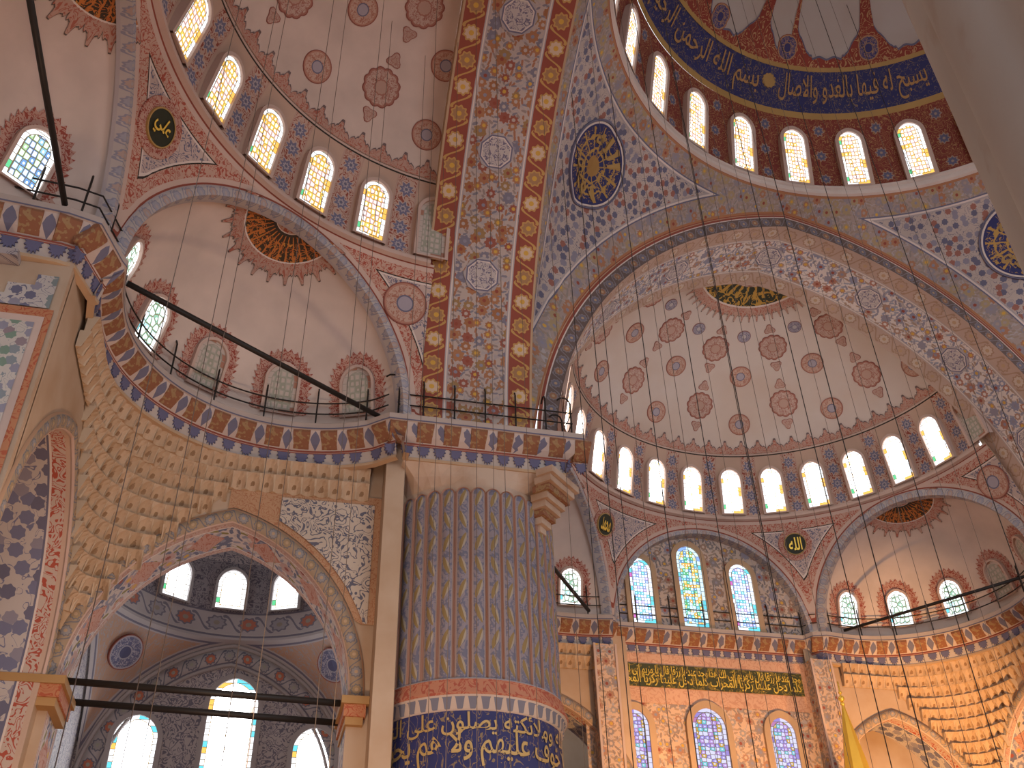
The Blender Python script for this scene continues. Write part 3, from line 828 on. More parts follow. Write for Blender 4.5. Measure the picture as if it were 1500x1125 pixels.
# main dome ------------------------------------------------------------
def dome():
    e = empty('main_dome', 'main dome with red window drum and blue inscription band', None, None, 'structure')
    sf = Rev(0, 0, RD, HD, ZD, ZD, FR); n = 144
    def zone(name, z0, z1, rows, m, off=0.0):
        t0, t1 = sf.t_of_z(z0), sf.t_of_z(z1)
        return grid(name, [[sf.pt(2*pi*i/n, t0+(t1-t0)*j/rows, off) for j in range(rows+1)] for i in range(n+1)], m, e,
                    [[(2*pi*i/n*RD, t0+(t1-t0)*j/rows) for j in range(rows+1)] for i in range(n+1)])
    prof = [(RD+0.02, 34.90), (RD-0.10, 34.95), (RD-0.12, 35.10), (RD-0.04, 35.16), (RD-0.04, 35.26), (RD-0.14, 35.30), (RD-0.14, 35.42), (RD, 35.46)]
    grid('ring_moulding', [[(r*math.sin(2*pi*i/n), r*math.cos(2*pi*i/n), z) for r, z in prof] for i in range(n+1)], 'pale_plaster', e,
         [[(2*pi*i/n*RD, k*0.1) for k in range(len(prof))] for i in range(n+1)], smooth=False)
    zone('window_band', ZD, 39.16, 14, 'dome_drum')
    zone('gilded_border', 39.14, 39.42, 2, 'gilt_paint', 0.03); zone('gilded_border', 41.08, 41.24, 2, 'gilt_paint', 0.03)
    zone('inscription_band', 39.42, 41.10, 5, 'blue_band')
    zone('crown', 41.10, ZD+HD-0.002, 16, 'dome_plaster')
    tb, tt = sf.t_of_z(39.55), sf.t_of_z(41.0)
    B = 'بسم الله الرحمن الرحيم'
    for t, a0, a1 in (('يسبح له فيها بالغدو والاصال', -1.5, 38), (B, -50, -7.5), ('الله نور السموات والارض', -98, -52),
                      ('في بيوت اذن الله ان ترفع', 40, 84)):
        lettering(t, lambda x, y: sf.pt(R(a0+(a1-a0)*x), tb+(tt-tb)*(0.04+0.92*y), 0.05), 'ochre', e, thick=0.006)
    disc('rosette', sf, R(-4.5), (tb+tt)/2+0.25, 0.34, 'gilt_paint', e, outline=lambda p: 1+0.08*math.cos(12*p), n=48, rings_=2, off=0.05)
    # lobed red edge with ribs rising to the crown
    t0 = sf.t_of_z(41.22); pts = []; N = 1040
    pr = 360/14.4
    for i in range(N+1):
        a = 360*i/N; q = abs(((a+0.6)/pr+0.5) % 1-0.5)*2      # 0 at rib, 1 between ribs
        if q < 0.09: h = 4.6
        elif q < 0.17: h = 4.6-(q-0.09)/0.08*2.75
        elif q < 0.34: h = 1.85-0.50*math.sin((q-0.17)/0.17*pi/2)
        elif q < 0.40: h = 1.30-(q-0.34)/0.06*0.18
        elif q < 0.56: h = 1.12-0.42*math.sin((q-0.40)/0.16*pi/2)
        elif q < 0.64: h = 0.62
        else: h = 0.52-0.06*math.cos((q-0.64)/0.36*pi*2)
        pts.append((R(a), t0, t0+h, a/360*2*pi*RD))
    P, UV = [], []
    for a, lo, hi, u in pts:
        P.append([sf.pt(a, lo+(hi-lo)*j/5, 0.03) for j in range(6)]); UV.append([(u, (hi-lo)*j/5) for j in range(6)])
    grid('lambrequin', P, 'lambrequin', e, UV)
    edge = [sf.pt(a, hi, 0.05) for a, lo, hi, u in pts]; inn = [sf.pt(a, hi-0.10, 0.05) for a, lo, hi, u in pts]
    grid('lambrequin_outline', [[x, y] for x, y in zip(inn, edge)], 'blue_paint', e, smooth=False)
    for k in range(-7, 8):
        disc('blue_cartouche', sf, R(-0.6+pr*k), t0+0.78, 0.46, 'cartouche', e, outline=lambda p: 1+0.35*abs(math.sin(p)), n=24, rings_=3, off=0.05)
    for k in range(26):
        th = R(2.6-360/26*k)
        p = Vector(sf.pt(th, 0.20)); q = Vector(sf.pt(th, 3.2)); x = sf.frame(th, 1.5)[1]; y = (q-p).normalized(); y = (y-x*x.dot(y)).normalized()
        window(p+x.cross(y)*0.12, x, y, 0.52, 3.02, 'glass_dome', 'arched stained glass window in the red drum of the main dome', 'main dome windows', 0.17, 'pink_plaster')
dome()

# half domes -----------------------------------------------------------
THX = R(55.5); DX, DC = 10.12, 10.3
def local(th0):
    return lambda sx, sy, z: (sy*math.sin(th0)+sx*math.cos(th0), OC+sy*math.cos(th0)-sx*math.sin(th0), z)
def cap(surf, plane, th0, rout, m, parent, scal, fr=1.22, off=0.03):
    """dark disc round the crown of a vault, cut by the arch plane"""
    T = surf.arc[-1]
    if plane > 1.2:                                  # small vault: disc centred where the crown meets the arch
        ca = plane/surf.R; sa = math.sqrt(1-ca*ca); C = (surf.cx, surf.cy, surf.z0); Rr = surf.R-off
        o_ = (math.sin(th0), math.cos(th0)); sd = (math.cos(th0), -math.sin(th0))
        def pt(ph, rr):
            b = rr/surf.R; q = math.sin(b)
            e1, e2 = q*math.cos(ph), q*math.sin(ph); cb = math.cos(b)
            rad = cb*ca+e2*sa; up = cb*sa-e2*ca
            return surf.f(C[0]+Rr*(rad*o_[0]+e1*sd[0]), C[1]+Rr*(rad*o_[1]+e1*sd[1]), C[2]+Rr*up)
        a0, a1, r0 = -0.12, pi+0.12, 0.02
        uvf = lambda ph, rr: (rr/rout*math.cos(ph), rr/rout*math.sin(ph))
        P = [[pt(a0+(a1-a0)*k/48, r0+(rout-r0)*i/14) for k in range(49)] for i in range(15)]
        UV = [[uvf(a0+(a1-a0)*k/48, r0+(rout-r0)*i/14) for k in range(49)] for i in range(15)]
        tm = None
    else:
        def thm(rr):
            r, _, _ = surf.rz(T-rr); return math.acos(min(1, plane/max(r, plane+1e-6)))
        r0 = plane*1.02; P, UV = [], []
        for i in range(15):
            rr = r0+(rout-r0)*i/14; tm = thm(rr)
            P.append([surf.pt(th0+tm*(k/24-1), T-rr, off) for k in range(49)]); UV.append([(rr/rout*math.sin(tm*(k/24-1)), rr/rout*math.cos(tm*(k/24-1))) for k in range(49)])
        tm = thm(rout*1.03); a0, a1 = -tm, tm
        pt = lambda th, rr: surf.pt(th0+th, T-rr, off+0.01)
    grid('calligraphy_disc', P, m, parent, UV)
    P, UV, E1 = [], [], []; N = scal*16
    for k in range(N+1):
        th = a0+(a1-a0)*k/N; q = (k % 16)/16; h = abs(math.sin(q*pi))
        ro = rout*(1+(fr-1)*(0.30+0.38*h**0.4-(0.12 if 0.18 < q < 0.32 or 0.68 < q < 0.82 else 0)+(0.26 if abs(q-0.5) < 0.07 else 0)))
        P.append([pt(th, rout*0.985+(ro-rout*0.985)*j/3) for j in range(4)]); UV.append([(th*rout, j/3*0.85) for j in range(4)])
        E1.append([pt(th, ro-0.03), pt(th, ro+0.035)])
    grid('scalloped_fringe', P, 'crest', parent, UV, smooth=False)
    grid('fringe_outline', E1, 'outline', parent, smooth=False)

def fringe(surf, th, t0, hw, h, parent, m='fringe'):
    """red toothed painted surround of a window on a curved wall"""
    inn = arch_outline(hw+0.10, h+0.12, 20); out = arch_outline(hw+0.52, h+0.62, 20); n = len(inn)
    # resample both by parameter
    def res(o, N):
        o = np.array(o); d = np.concatenate([[0], np.cumsum(np.hypot(*np.diff(o, axis=0).T))]); q = np.linspace(0, d[-1], N)
        return np.stack([np.interp(q, d, o[:, 0]), np.interp(q, d, o[:, 1])], 1)
    N = 97; a, b = res(inn, N), res(out, N); P, UV = [], []
    for i in range(N):
        k = 1.0 if i % 4 == 2 else (0.72 if i % 2 else 0.55)
        q = a[i]+(b[i]-a[i])*(0.35+0.65*k)
        P.append([surf.loc(th, t0, a[i][0]+(q[0]-a[i][0])*j/2, a[i][1]+(q[1]-a[i][1])*j/2, 0.03) for j in range(3)])
        UV.append([(a[i][0]+(q[0]-a[i][0])*j/2, a[i][1]+(q[1]-a[i][1])*j/2) for j in range(3)])
    grid('toothed_surround', P, m, parent, UV, smooth=False)

def arch_ring(name, L, D, r, w, m, parent, f, d0=-0.06, d1=0.35):
    """moulding round an exedra arch: face and underside"""
    a0 = math.asin((ZC-PZ0)/r); n = 48; P, UV = [], []
    for i in range(n+1):
        a = a0+(pi-2*a0)*i/n; c, s = math.cos(a), math.sin(a)
        row = [(r+0.05, D+0.02), (r+0.05, D+d0), (r-w*0.25, D+d0-0.04), (r-w, D+d0), (r-w, D+d1)]
        P.append([f(*L(q*c, y, PZ0+q*s)) for q, y in row]); UV.append([(r*a, v) for v in (0, 0.05, 0.3, 0.62, 1.0)])
    return grid(name, P, m, parent, UV, smooth=False)

def exedra(f, th0, D, dist, Rv, side, glasses, group, capr=1.62, angs=(-56, -28, 0, 28, 56), cap_m='cap_disc', hwid=0.5):
    e = empty('exedra_vault', 'small half dome vault %s' % side, None, None, 'structure'); L = local(th0)
    r = math.sqrt(PR**2-D**2)
    cx, cy = dist*math.sin(th0), OC+dist*math.cos(th0)
    sf = Rev(cx, cy, Rv, Rv, PZ0, 19.6, f)
    pl = D+0.12-dist; P, UV = [], []; T = sf.arc[-1]
    tmax = sf.t_of_z(PZ0+math.sqrt(Rv**2-(pl*1.001)**2))
    for j in range(31):
        t = tmax*j/30; rr, z, _ = sf.rz(t); tm = math.acos(min(1, pl/max(rr, pl)))
        P.append([sf.pt(th0+tm*(k/24-1), t) for k in range(49)]); UV.append([(tm*(k/24-1)*Rv, t) for k in range(49)])
    grid('shell', P, 'plaster', e, UV)
    arch_ring('arch_moulding', L, D, r, 0.30, 'wave_band', e, f)
    cap(sf, pl, th0, capr, cap_m, e, 13, 1.48)
    for a, gl in zip(angs, glasses):
        if gl is None: continue
        th = th0+R(a); t0 = sf.t_of_z(20.5); p, x, y = sf.frame(th, t0+0.8)
        fringe(sf, th, t0, hwid, 1.75, e)
        p = Vector(sf.pt(th, t0)); q = Vector(sf.pt(th, t0+1.75)); y = (q-p).normalized(); y = (y-x*x.dot(y)).normalized()
        window(p+x.cross(y)*0.10, x, y, hwid, 1.72, gl, ('pale unlit arched lattice window in the small vault %s' if gl == 'glass_dim' else 'bright arched lattice window in the small vault %s') % side, group, 0.09, 'pink_plaster')
    return sf

def half_dome(f, label, th_w, period, plaster, gl, group, orn=True, wband=True, side=''):
    e = empty('half_dome', label, None, None, 'structure')
    sf = Rev(0, OC, RS, HS, ZS, ZS, f); T = sf.arc[-1]
    def thm(t):
        r, z, _ = sf.rz(t); return math.acos(min(1, 1.02/max(r, 1.02)))
    tb = sf.t_of_z(28.95); tl = sf.t_of_z(ZS+HS*math.sqrt(1-(1.03/RS)**2))
    N = 96
    def zone(name, t0, t1, rows, m):
        P, UV = [], []
        for j in range(rows+1):
            t = t0+(t1-t0)*j/rows; tm = thm(t)
            P.append([sf.pt(tm*(2*k/N-1), t) for k in range(N+1)]); UV.append([((math.degrees(tm*(2*k/N-1))-th_w[0])/period+0.5, t) for k in range(N+1)])
        return grid(name, P, m, e, UV)
    zone('window_band', 0, tb, 10, 'half_dome_drum'); zone('crown', tb, tl, 24, plaster)
    tm = thm(0); prof = [(0.06, -0.22), (-0.10, -0.18), (-0.12, -0.06), (-0.05, 0.0), (-0.05, 0.06), (0.02, 0.1)]
    grid('ring_moulding', [[f((RS+o)*math.sin(tm*(2*k/N-1)), OC+(RS+o)*math.cos(tm*(2*k/N-1)), ZS+z) for o, z in prof] for k in range(N+1)], 'pink_plaster', e, smooth=False)
    pts = []; n = 16*30; tm = thm(tb)
    for k in range(n+1):
        th = tm*(2*k/n-1); q = (k % 16)/16
        h = 0.18+0.30*math.sin(q*pi)**0.55+(0.22 if abs(q-0.5) < 0.07 else 0)-(0.09 if 0.2 < q < 0.3 or 0.7 < q < 0.8 else 0)
        pts.append((th, tb, tb+h, th*8.5))
    strip('crest', sf, pts, 'crest', e)
    if orn:
        for row, (z, kind) in enumerate(((30.25, 'r'), (30.9, 's'), (31.98, 'r'), (32.72, 's'), (33.05, 'b'))):
            t = sf.t_of_z(z)
            for a in ([-85.5, -52.5, -19.5, 13.5, 46.5, 79] if kind in 'rb' else [-68.5, -35.5, -2.5, 30.5, 63.5]):
                if abs(R(a)) > thm(t)-0.45/sf.rz(t)[0]*(0.2 if abs(a) > 75 else 1): continue
                if kind == 'r': disc('painted_roundel', sf, R(a), t, 0.56, 'roundel', e, n=28, rings_=4)
                elif kind == 'b': disc('painted_roundel', sf, R(a), t, 0.34, 'blue_roundel', e, n=20, rings_=3)
                else:
                    o = disc('painted_sunburst', sf, R(a), t, 0.66, 'sunburst', e, outline=lambda p: 1+0.10*abs(math.cos(6*p)), n=48, rings_=4)
                    for s_ in (-1, 1): disc('leaf_finial', sf, R(a), t+s_*1.05, 0.25, 'sunburst', o, outline=lambda p: 1+0.25*math.cos(3*p+s_*pi/2), n=18, rings_=2)
    cap(sf, 1.05, 0.0, 2.85, 'cap_green', e, 22, 1.30)
    for a in th_w:
        g_ = gl
        if abs(a) > 86-period*0.4: g_ = 'glass_dim'
        p = Vector(sf.pt(R(a), 0.14)); q = Vector(sf.pt(R(a), 2.45)); x = sf.frame(R(a), 1.2)[1]; y = (q-p).normalized(); y = (y-x*x.dot(y)).normalized()
        window(p+x.cross(y)*0.14, x, y, 0.50, 2.36, g_, 'arched stained glass window in the drum of the %s half dome' % side, group, 0.12, 'pink_plaster')
    zsf = zone_surf(f)
    for sg in (-1, 1): disc('painted_roundel', zsf, sg*R(80.5), zsf.t_of_z(24.15), 0.78, 'roundel', e, n=32, rings_=4, off=0.05)
    # lower spherical zone cut by the exedra arches
    nt, nz = 200, 10; P = []; TH = [R(-85.1+170.2*i/nt) for i in range(nt+1)]
    for th in TH:
        rb = min([D/math.cos(th-k) for k, D in ((-THX, DX), (0, DC), (THX, DX)) if math.cos(th-k) > 0.3]+[math.sqrt(PR**2-(ZC-PZ0)**2)])
        zb = PZ0+math.sqrt(PR**2-rb*rb); row = []
        for j in range(nz+1):
            z = zb+(ZS-0.1-zb)*j/nz; rr = math.sqrt(PR**2-(z-PZ0)**2); row.append(f(rr*math.sin(th), OC+rr*math.cos(th), z))
        P.append(row)
    A = np.array(P); B = A[:, 0]; dense = np.concatenate([B[:-1]+(B[1:]-B[:-1])*k/4 for k in range(4)])
    ED, UV = [], []
    for i, th in enumerate(TH):
        arc = np.concatenate([[0], np.cumsum(np.linalg.norm(np.diff(A[i], axis=0), axis=1))])
        ED.append([(float(np.min(np.linalg.norm(dense-A[i, j], axis=1))), float(arc[-1]-arc[j])) for j in range(nz+1)])
        UV.append([(th*10.5, float(arc[j]-arc[-1])) for j in range(nz+1)])
    grid('lower_zone', P, 'spandrel', e, UV, ED)
    return e, sf
def zone_surf(f): return Rev(0, OC, PR, PR, PZ0, ZC, f)
def roundel(f, th, z, rad, word, label, ring=0.34):
    sf = zone_surf(f); t = sf.t_of_z(z)
    o = empty('calligraphy_roundel', label, 'roundel', 'dark roundels with gold writing')
    disc('board', sf, th, t, rad, 'black_green', o, n=32, rings_=2, off=0.10)
    disc('painted_ring', sf, th, t, rad+ring, 'fringe', o, n=40, rings_=2, off=0.05, r0=rad/(rad+ring)*0.97)
    disc('gilt_rim', sf, th, t, rad*1.06, 'gilt_paint', o, n=32, rings_=1, off=0.12, r0=0.92)
    lettering(word, lambda x, y: sf.loc(th, t, (x-0.5)*1.25*rad, (y-0.5)*1.25*rad, 0.16), 'bright_gold', o, thick=0.02)
flat('black_green', (0.025, 0.028, 0.015), 0.5)

# left (side) half dome
LW = [3.5+13.4*k for k in range(-6, 7) if abs(3.5+13.4*k) < 88]
half_dome(LE, 'side half dome with stained glass drum and pale painted crown', LW, 13.4, 'plaster', 'glass_left', 'side half dome windows', side='side')
exedra(LE, THX, DX, 8.74, 5.53, 'beside the fluted pier', ('glass_exedra', 'glass_exedra', 'glass_dim', 'glass_dim', 'glass_dim'), 'exedra windows beside the fluted pier')
exedra(LE, 0, DC, 8.9, 5.18, 'in the middle of the side half dome', ('glass_center', None, 'glass_center', None, 'glass_center'), 'exedra windows in the middle of the side half dome', angs=(-47, -24, 0, 24, 47))
exedra(LE, -THX, DX, 8.74, 5.53, 'near the marble pillar', (None, 'glass_exedra', 'glass_exedra', 'glass_exedra', None), 'exedra windows near the marble pillar')
roundel(LE, R(24.5), 24.2, 0.55, 'علي', 'dark roundel with gold writing between two small vaults of the side half dome')
roundel(LE, R(-27.2), 24.2, 0.55, 'عمر', 'dark roundel with gold writing on the far spandrel of the side half dome')
# front (qibla) half dome
FW = [-3.2+12.6*k for k in range(-6, 8) if abs(-3.2+12.6*k) < 88]
half_dome(FR, 'half dome over the qibla wall with pale stained crown', FW, 12.6, 'stained_plaster', 'glass_half', 'qibla half dome windows', side='qibla')
exedra(FR, THX, DX, 8.74, 5.53, 'right of the qibla wall', ('glass_exedra', 'glass_exedra', 'glass_exedra', 'glass_dim', 'glass_dim'), 'exedra windows right of the qibla wall')
exedra(FR, -THX, DX, 8.74, 5.53, 'left of the qibla wall', ('glass_exedra',)*5, 'exedra windows left of the qibla wall')
roundel(FR, R(-32.0), 24.15, 0.52, 'محمد', 'dark roundel with gold name left of the three tall windows', 0.22)
roundel(FR, R(25.8), 24.35, 0.52, 'الله', 'dark roundel with gold name right of the three tall windows', 0.30)
# far side half dome, seen only from elsewhere
half_dome(RI, 'far side half dome with stained glass drum', FW, 12.6, 'plaster', 'glass_half', 'far half dome windows', orn=False, side='far')

# qibla tympanum with three tall windows
def tympanum():
    e = empty('qibla_tympanum', 'arched wall with three tall stained glass windows above the qibla cornice', None, None, 'structure')
    r = math.sqrt(PR**2-DC**2); L = local(0.0)
    cv = [(r*math.cos(pi-pi*i/40), PZ0+r*math.sin(pi-pi*i/40)) for i in range(41)]
    grid('tile_field', [[(u, 26.32, max(z, 19.5)*j/8+19.5*(1-j/8)) for j in range(9)] for u, z in cv], 'qibla_vine', e,
         [[(u, (max(z, 19.5)-19.5)*j/8) for j in range(9)] for u, z in cv], smooth=False)
    arch_ring('arch_moulding', L, DC, r, 0.16, 'wave_band', e, FR, d1=0.56)
    for x, h, hw, gl in ((-3.42, 3.36, 0.56, 'glass_qibla'), (-0.80, 4.25, 0.64, 'glass_jewel'), (1.86, 3.5, 0.60, 'glass_qibla')):
        window((x, 26.24, 20.02), (1, 0, 0), (0, 0, 1), hw, h, gl, ('tall middle jewel-coloured window above the qibla cornice' if h > 4 else 'tall blue and white window beside the jewel-coloured one above the qibla cornice'), 'three tall qibla windows', 0.26, 'tan_plaster')
@mat('qibla_vine')
def _(g):
    u, v = g.uv()
    c = floral(g, u, v, (0.52, 0.42, 0.35), ((0.22, 0.20, 0.20), (0.30, 0.20, 0.15), LBLUE), 1.9, 0.38, ((0.20, 0.18, 0.18), (0.30, 0.24, 0.20)))
    return g.out(aged(g, c), 0.75)
tympanum()

# ================================================================== CORNICES AND RAILINGS
def resample(pts, step):
    p = np.array(pts, float); d = np.concatenate([[0], np.cumsum(np.hypot(*np.diff(p, axis=0).T))])
    n = max(2, int(round(d[-1]/step))+1); q = np.linspace(0, d[-1], n)
    return np.stack([np.interp(q, d, p[:, 0]), np.interp(q, d, p[:, 1])], 1), d[-1]
def normals(p):
    n = np.zeros_like(p); m = len(p)
    for i in range(m):
        a = p[i]-p[i-1] if i else p[1]-p[0]; b = p[i+1]-p[i] if i < m-1 else p[-1]-p[-2]
        na = np.array([-a[1], a[0]])/np.hypot(*a); nb = np.array([-b[1], b[0]])/np.hypot(*b)
        k = na+nb; k /= np.hypot(*k); n[i] = k/max(0.5, k@na)
    return n
def at(p, d):
    seg = np.hypot(*np.diff(p, axis=0).T); c = np.concatenate([[0], np.cumsum(seg)])
    i = min(int(np.searchsorted(c, d, 'right'))-1, len(p)-2); t = (p[i+1]-p[i])/seg[i]
    return p[i]+t*(d-c[i]), t
def arc_pts(cx, cy, r, a0, a1, n):
    return [(cx+r*math.cos(a0+(a1-a0)*i/n), cy+r*math.sin(a0+(a1-a0)*i/n)) for i in range(n+1)]
PROTO = {}
def bracket_mesh():
    if 'b' in PROTO: return PROTO['b']
    # local x along the cornice, y into the wall, z up; a console with a rolled face
    hw = 0.275; prof = [(0.02, 0.0), (0.0, -0.10), (0.08, -0.24), (0.22, -0.36), (0.40, -0.50), (0.55, -0.55), (0.55, 0.0)]
    vs = [(sx*hw*(1.0 if i < 2 or i > 4 else 0.9), y, z) for sx in (-1, 1) for i, (y, z) in enumerate(prof)]; n = len(prof)
    fs = [(i, (i+1) % n, n+(i+1) % n, n+i) for i in range(n)]+[tuple(range(n))[::-1], tuple(range(n, 2*n))]
    me = bpy.data.meshes.new('bracket'); me.from_pydata(vs, [], fs); me.materials.append(MATS['bracket']); PROTO['b'] = me
    return me
def leaf_mesh():
    if 'l' in PROTO: return PROTO['l']
    out = []
    for k in range(17):
        a = pi*k/16; rr = 0.215*(1.0 if k % 2 == 0 else 0.74)*(1+0.15*math.sin(a)); out.append((rr*math.cos(a), -0.32*(rr/0.215)*math.sin(a)))
    vs = [(x, -0.02-0.1*0, z) for x, z in out]+[(x, 0.05, z) for x, z in out]; n = len(out)
    fs = [tuple(range(n)), tuple(range(n, 2*n))[::-1]]+[(i, n+i, n+(i+1) % n, (i+1) % n) for i in range(n)]
    me = bpy.data.meshes.new('palmette'); me.from_pydata(vs, [], fs); me.materials.append(MATS['palmette_blue']); PROTO['l'] = me
    return me
flat('palmette_blue', (0.115, 0.115, 0.20))
def put(name, me, parent, M):
    o = bpy.data.objects.new(name, me); COL.objects.link(o); o.parent = parent; o.matrix_basis = M
    return o
def cornice(f, pts, label, rail=True, railabel=None, step=0.25, pieces=True, zt=ZC, hook=True, group='cornices at the springing of the vaults', posts=1.7, start=0.5):
    e = empty('cornice', label, 'cornice', group)
    p, Ltot = resample(pts, step) if step else (np.array(pts, float), float(np.sum(np.hypot(*np.diff(np.array(pts, float), axis=0).T))))
    n = normals(p)
    def sweep(name, prof, m, vs=None):
        P, UV = [], []; d = 0; kk = max(1, int(Ltot/0.84))*0.84/Ltot
        for i in range(len(p)):
            if i: d += float(np.hypot(*(p[i]-p[i-1])))
            P.append([f(*(p[i]+n[i]*o), zt+z) for o, z in prof]); UV.append([(d*kk, (vs[k] if vs else k/(len(prof)-1))) for k in range(len(prof))])
        return grid(name, P, m, e, UV, smooth=False)
    sweep('walkway_slab', [(-1.5, -0.02), (-0.02, 0.0), (0.0, -0.02), (0.0, -0.24), (-0.05, -0.27)], 'stone')
    sweep('blue_line', [(0.006, -0.20), (0.006, -0.25)], 'blue_paint')
    sweep('sloped_soffit', [(-0.05, -0.27), (-0.10, -0.42), (-0.30, -0.66), (-0.52, -0.82)], 'cornice_slope')
    sweep('red_fillet', [(-0.48, -0.80), (-0.46, -0.86), (-0.48, -0.92)], 'red_paint')
    sweep('fringe_band', [(-0.46, -0.88), (-0.50, -0.92), (-0.58, -1.30)], 'fringe_plaster')
    sweep('lower_fillet', [(-0.54, -1.30), (-0.54, -1.40), (-0.72, -1.42)], 'tan_plaster')
    if pieces:
        for spacing, me, nm in ((0.84, bracket_mesh(), 'bracket'), (0.52, leaf_mesh(), 'palmette')):
            k = int(Ltot/spacing)
            for i in range(k):
                d = (i+0.5)*Ltot/k; c, t = at(p, d); nn = np.array([-t[1], t[0]])
                X = Vector(f(t[0], t[1], 0)); Y = Vector(f(-nn[0], -nn[1], 0)); Z = Vector((0, 0, 1))
                if nm == 'palmette':
                    Y2 = (Y*0.98+Z*0.0).normalized(); tl = Matrix.Rotation(math.atan2(0.08, 0.38), 4, 'X')
                else: tl = Matrix.Identity(4)
                if X.cross(Y).z < 0: X = -X
                M = Matrix((X, Y, Z)).transposed().to_4x4() @ tl
                o_, z_ = (-0.02, -0.26) if nm == 'bracket' else (-0.47, -0.93)
                M.translation = Vector(f(*(c+nn*o_), zt+z_)); put(nm, me, e, M)
    if rail:
        r = empty('railing', railabel, 'railing', 'iron railings on the cornices')
        q = p-n*0.30
        q, _ = resample(q, 0.25) if len(q) > 12 else (q, 0)
        q = q[1:-1] if len(q) > 12 else np.array([q[0]+(q[1]-q[0])*0.5]+list(q[1:-1])+[q[-1]+(q[-2]-q[-1])*0.5])
        for h in (0.55, 0.98): tube('rail', [f(*a, zt+h) for a in q], 0.026, 'iron', r)
        k = max(1, int(round(Ltot/posts)))
        for i in range(k+1):
            d = min(Ltot-0.05, max(0.05, start*posts+i*posts))
            if start*posts+i*posts > Ltot: break
            c, t = at(q, min(d, float(np.sum(np.hypot(*np.diff(q, axis=0).T)))-0.02)); nn = np.array([-t[1], t[0]])
            pts_ = [f(*c, zt+z) for z in (0, 0.5, 1.0, 1.45)]
            if hook: pts_ += [f(*(c-nn*a), zt+z) for a, z in ((0.06, 1.60), (0.18, 1.68), (0.34, 1.66), (0.46, 1.56))]
            tube('post', pts_, 0.030, 'iron', r)
    return e
EXC = [(11.0, 17.55), (11.15, 17.75)]+arc_pts(7.2, 20.5, 4.95, math.atan2(-2.4, 4.33)+0.03, math.atan2(4.93, -0.45)+0.02, 40)
EXC += [(6.45, 25.42), (5.35, 25.25)]
mir = lambda L_: [(-x, y) for x, y in L_][::-1]
cornice(LE, EXC, 'curved bracketed cornice under the vault beside the fluted pier', True, 'black iron railing along the curved cornice beside the fluted pier', step=0.22)
cornice(LE, [(5.35, 25.25), (5.15, 25.35), (3.85, 25.75), (3.62, 26.5), (3.45, 28.2), (3.3, 29.6)], 'bracketed cornice of the deep bay in the middle of the side half dome', True, 'black iron railing by the deep bay in the middle of the side half dome', step=None, posts=1.15)
cornice(FR, EXC, 'curved bracketed cornice right of the qibla wall', True, 'thin iron railing along the cornice right of the qibla wall', step=0.22)
cornice(FR, mir(EXC), 'curved bracketed cornice left of the qibla wall', True, 'thin iron railing along the cornice left of the qibla wall', step=0.3)
cornice(FR, [(5.35, 25.25), (4.75, 25.45), (4.5, 25.95), (-4.9, 25.95), (-5.2, 25.45), (-5.7, 25.3)], 'straight bracketed cornice over the qibla inscription', True, 'thin iron railing in front of the three tall windows', step=None)
# pier cornice, two faces towards the hall
cornice(FR, [(-10.98, 17.6), (-10.98, 10.98), (-17.55, 10.98), (-17.55, 11.1)], 'square bracketed cornice crowning the fluted pier', True, 'black iron railing on top of the fluted pier', step=None, posts=1.05, start=0.9)

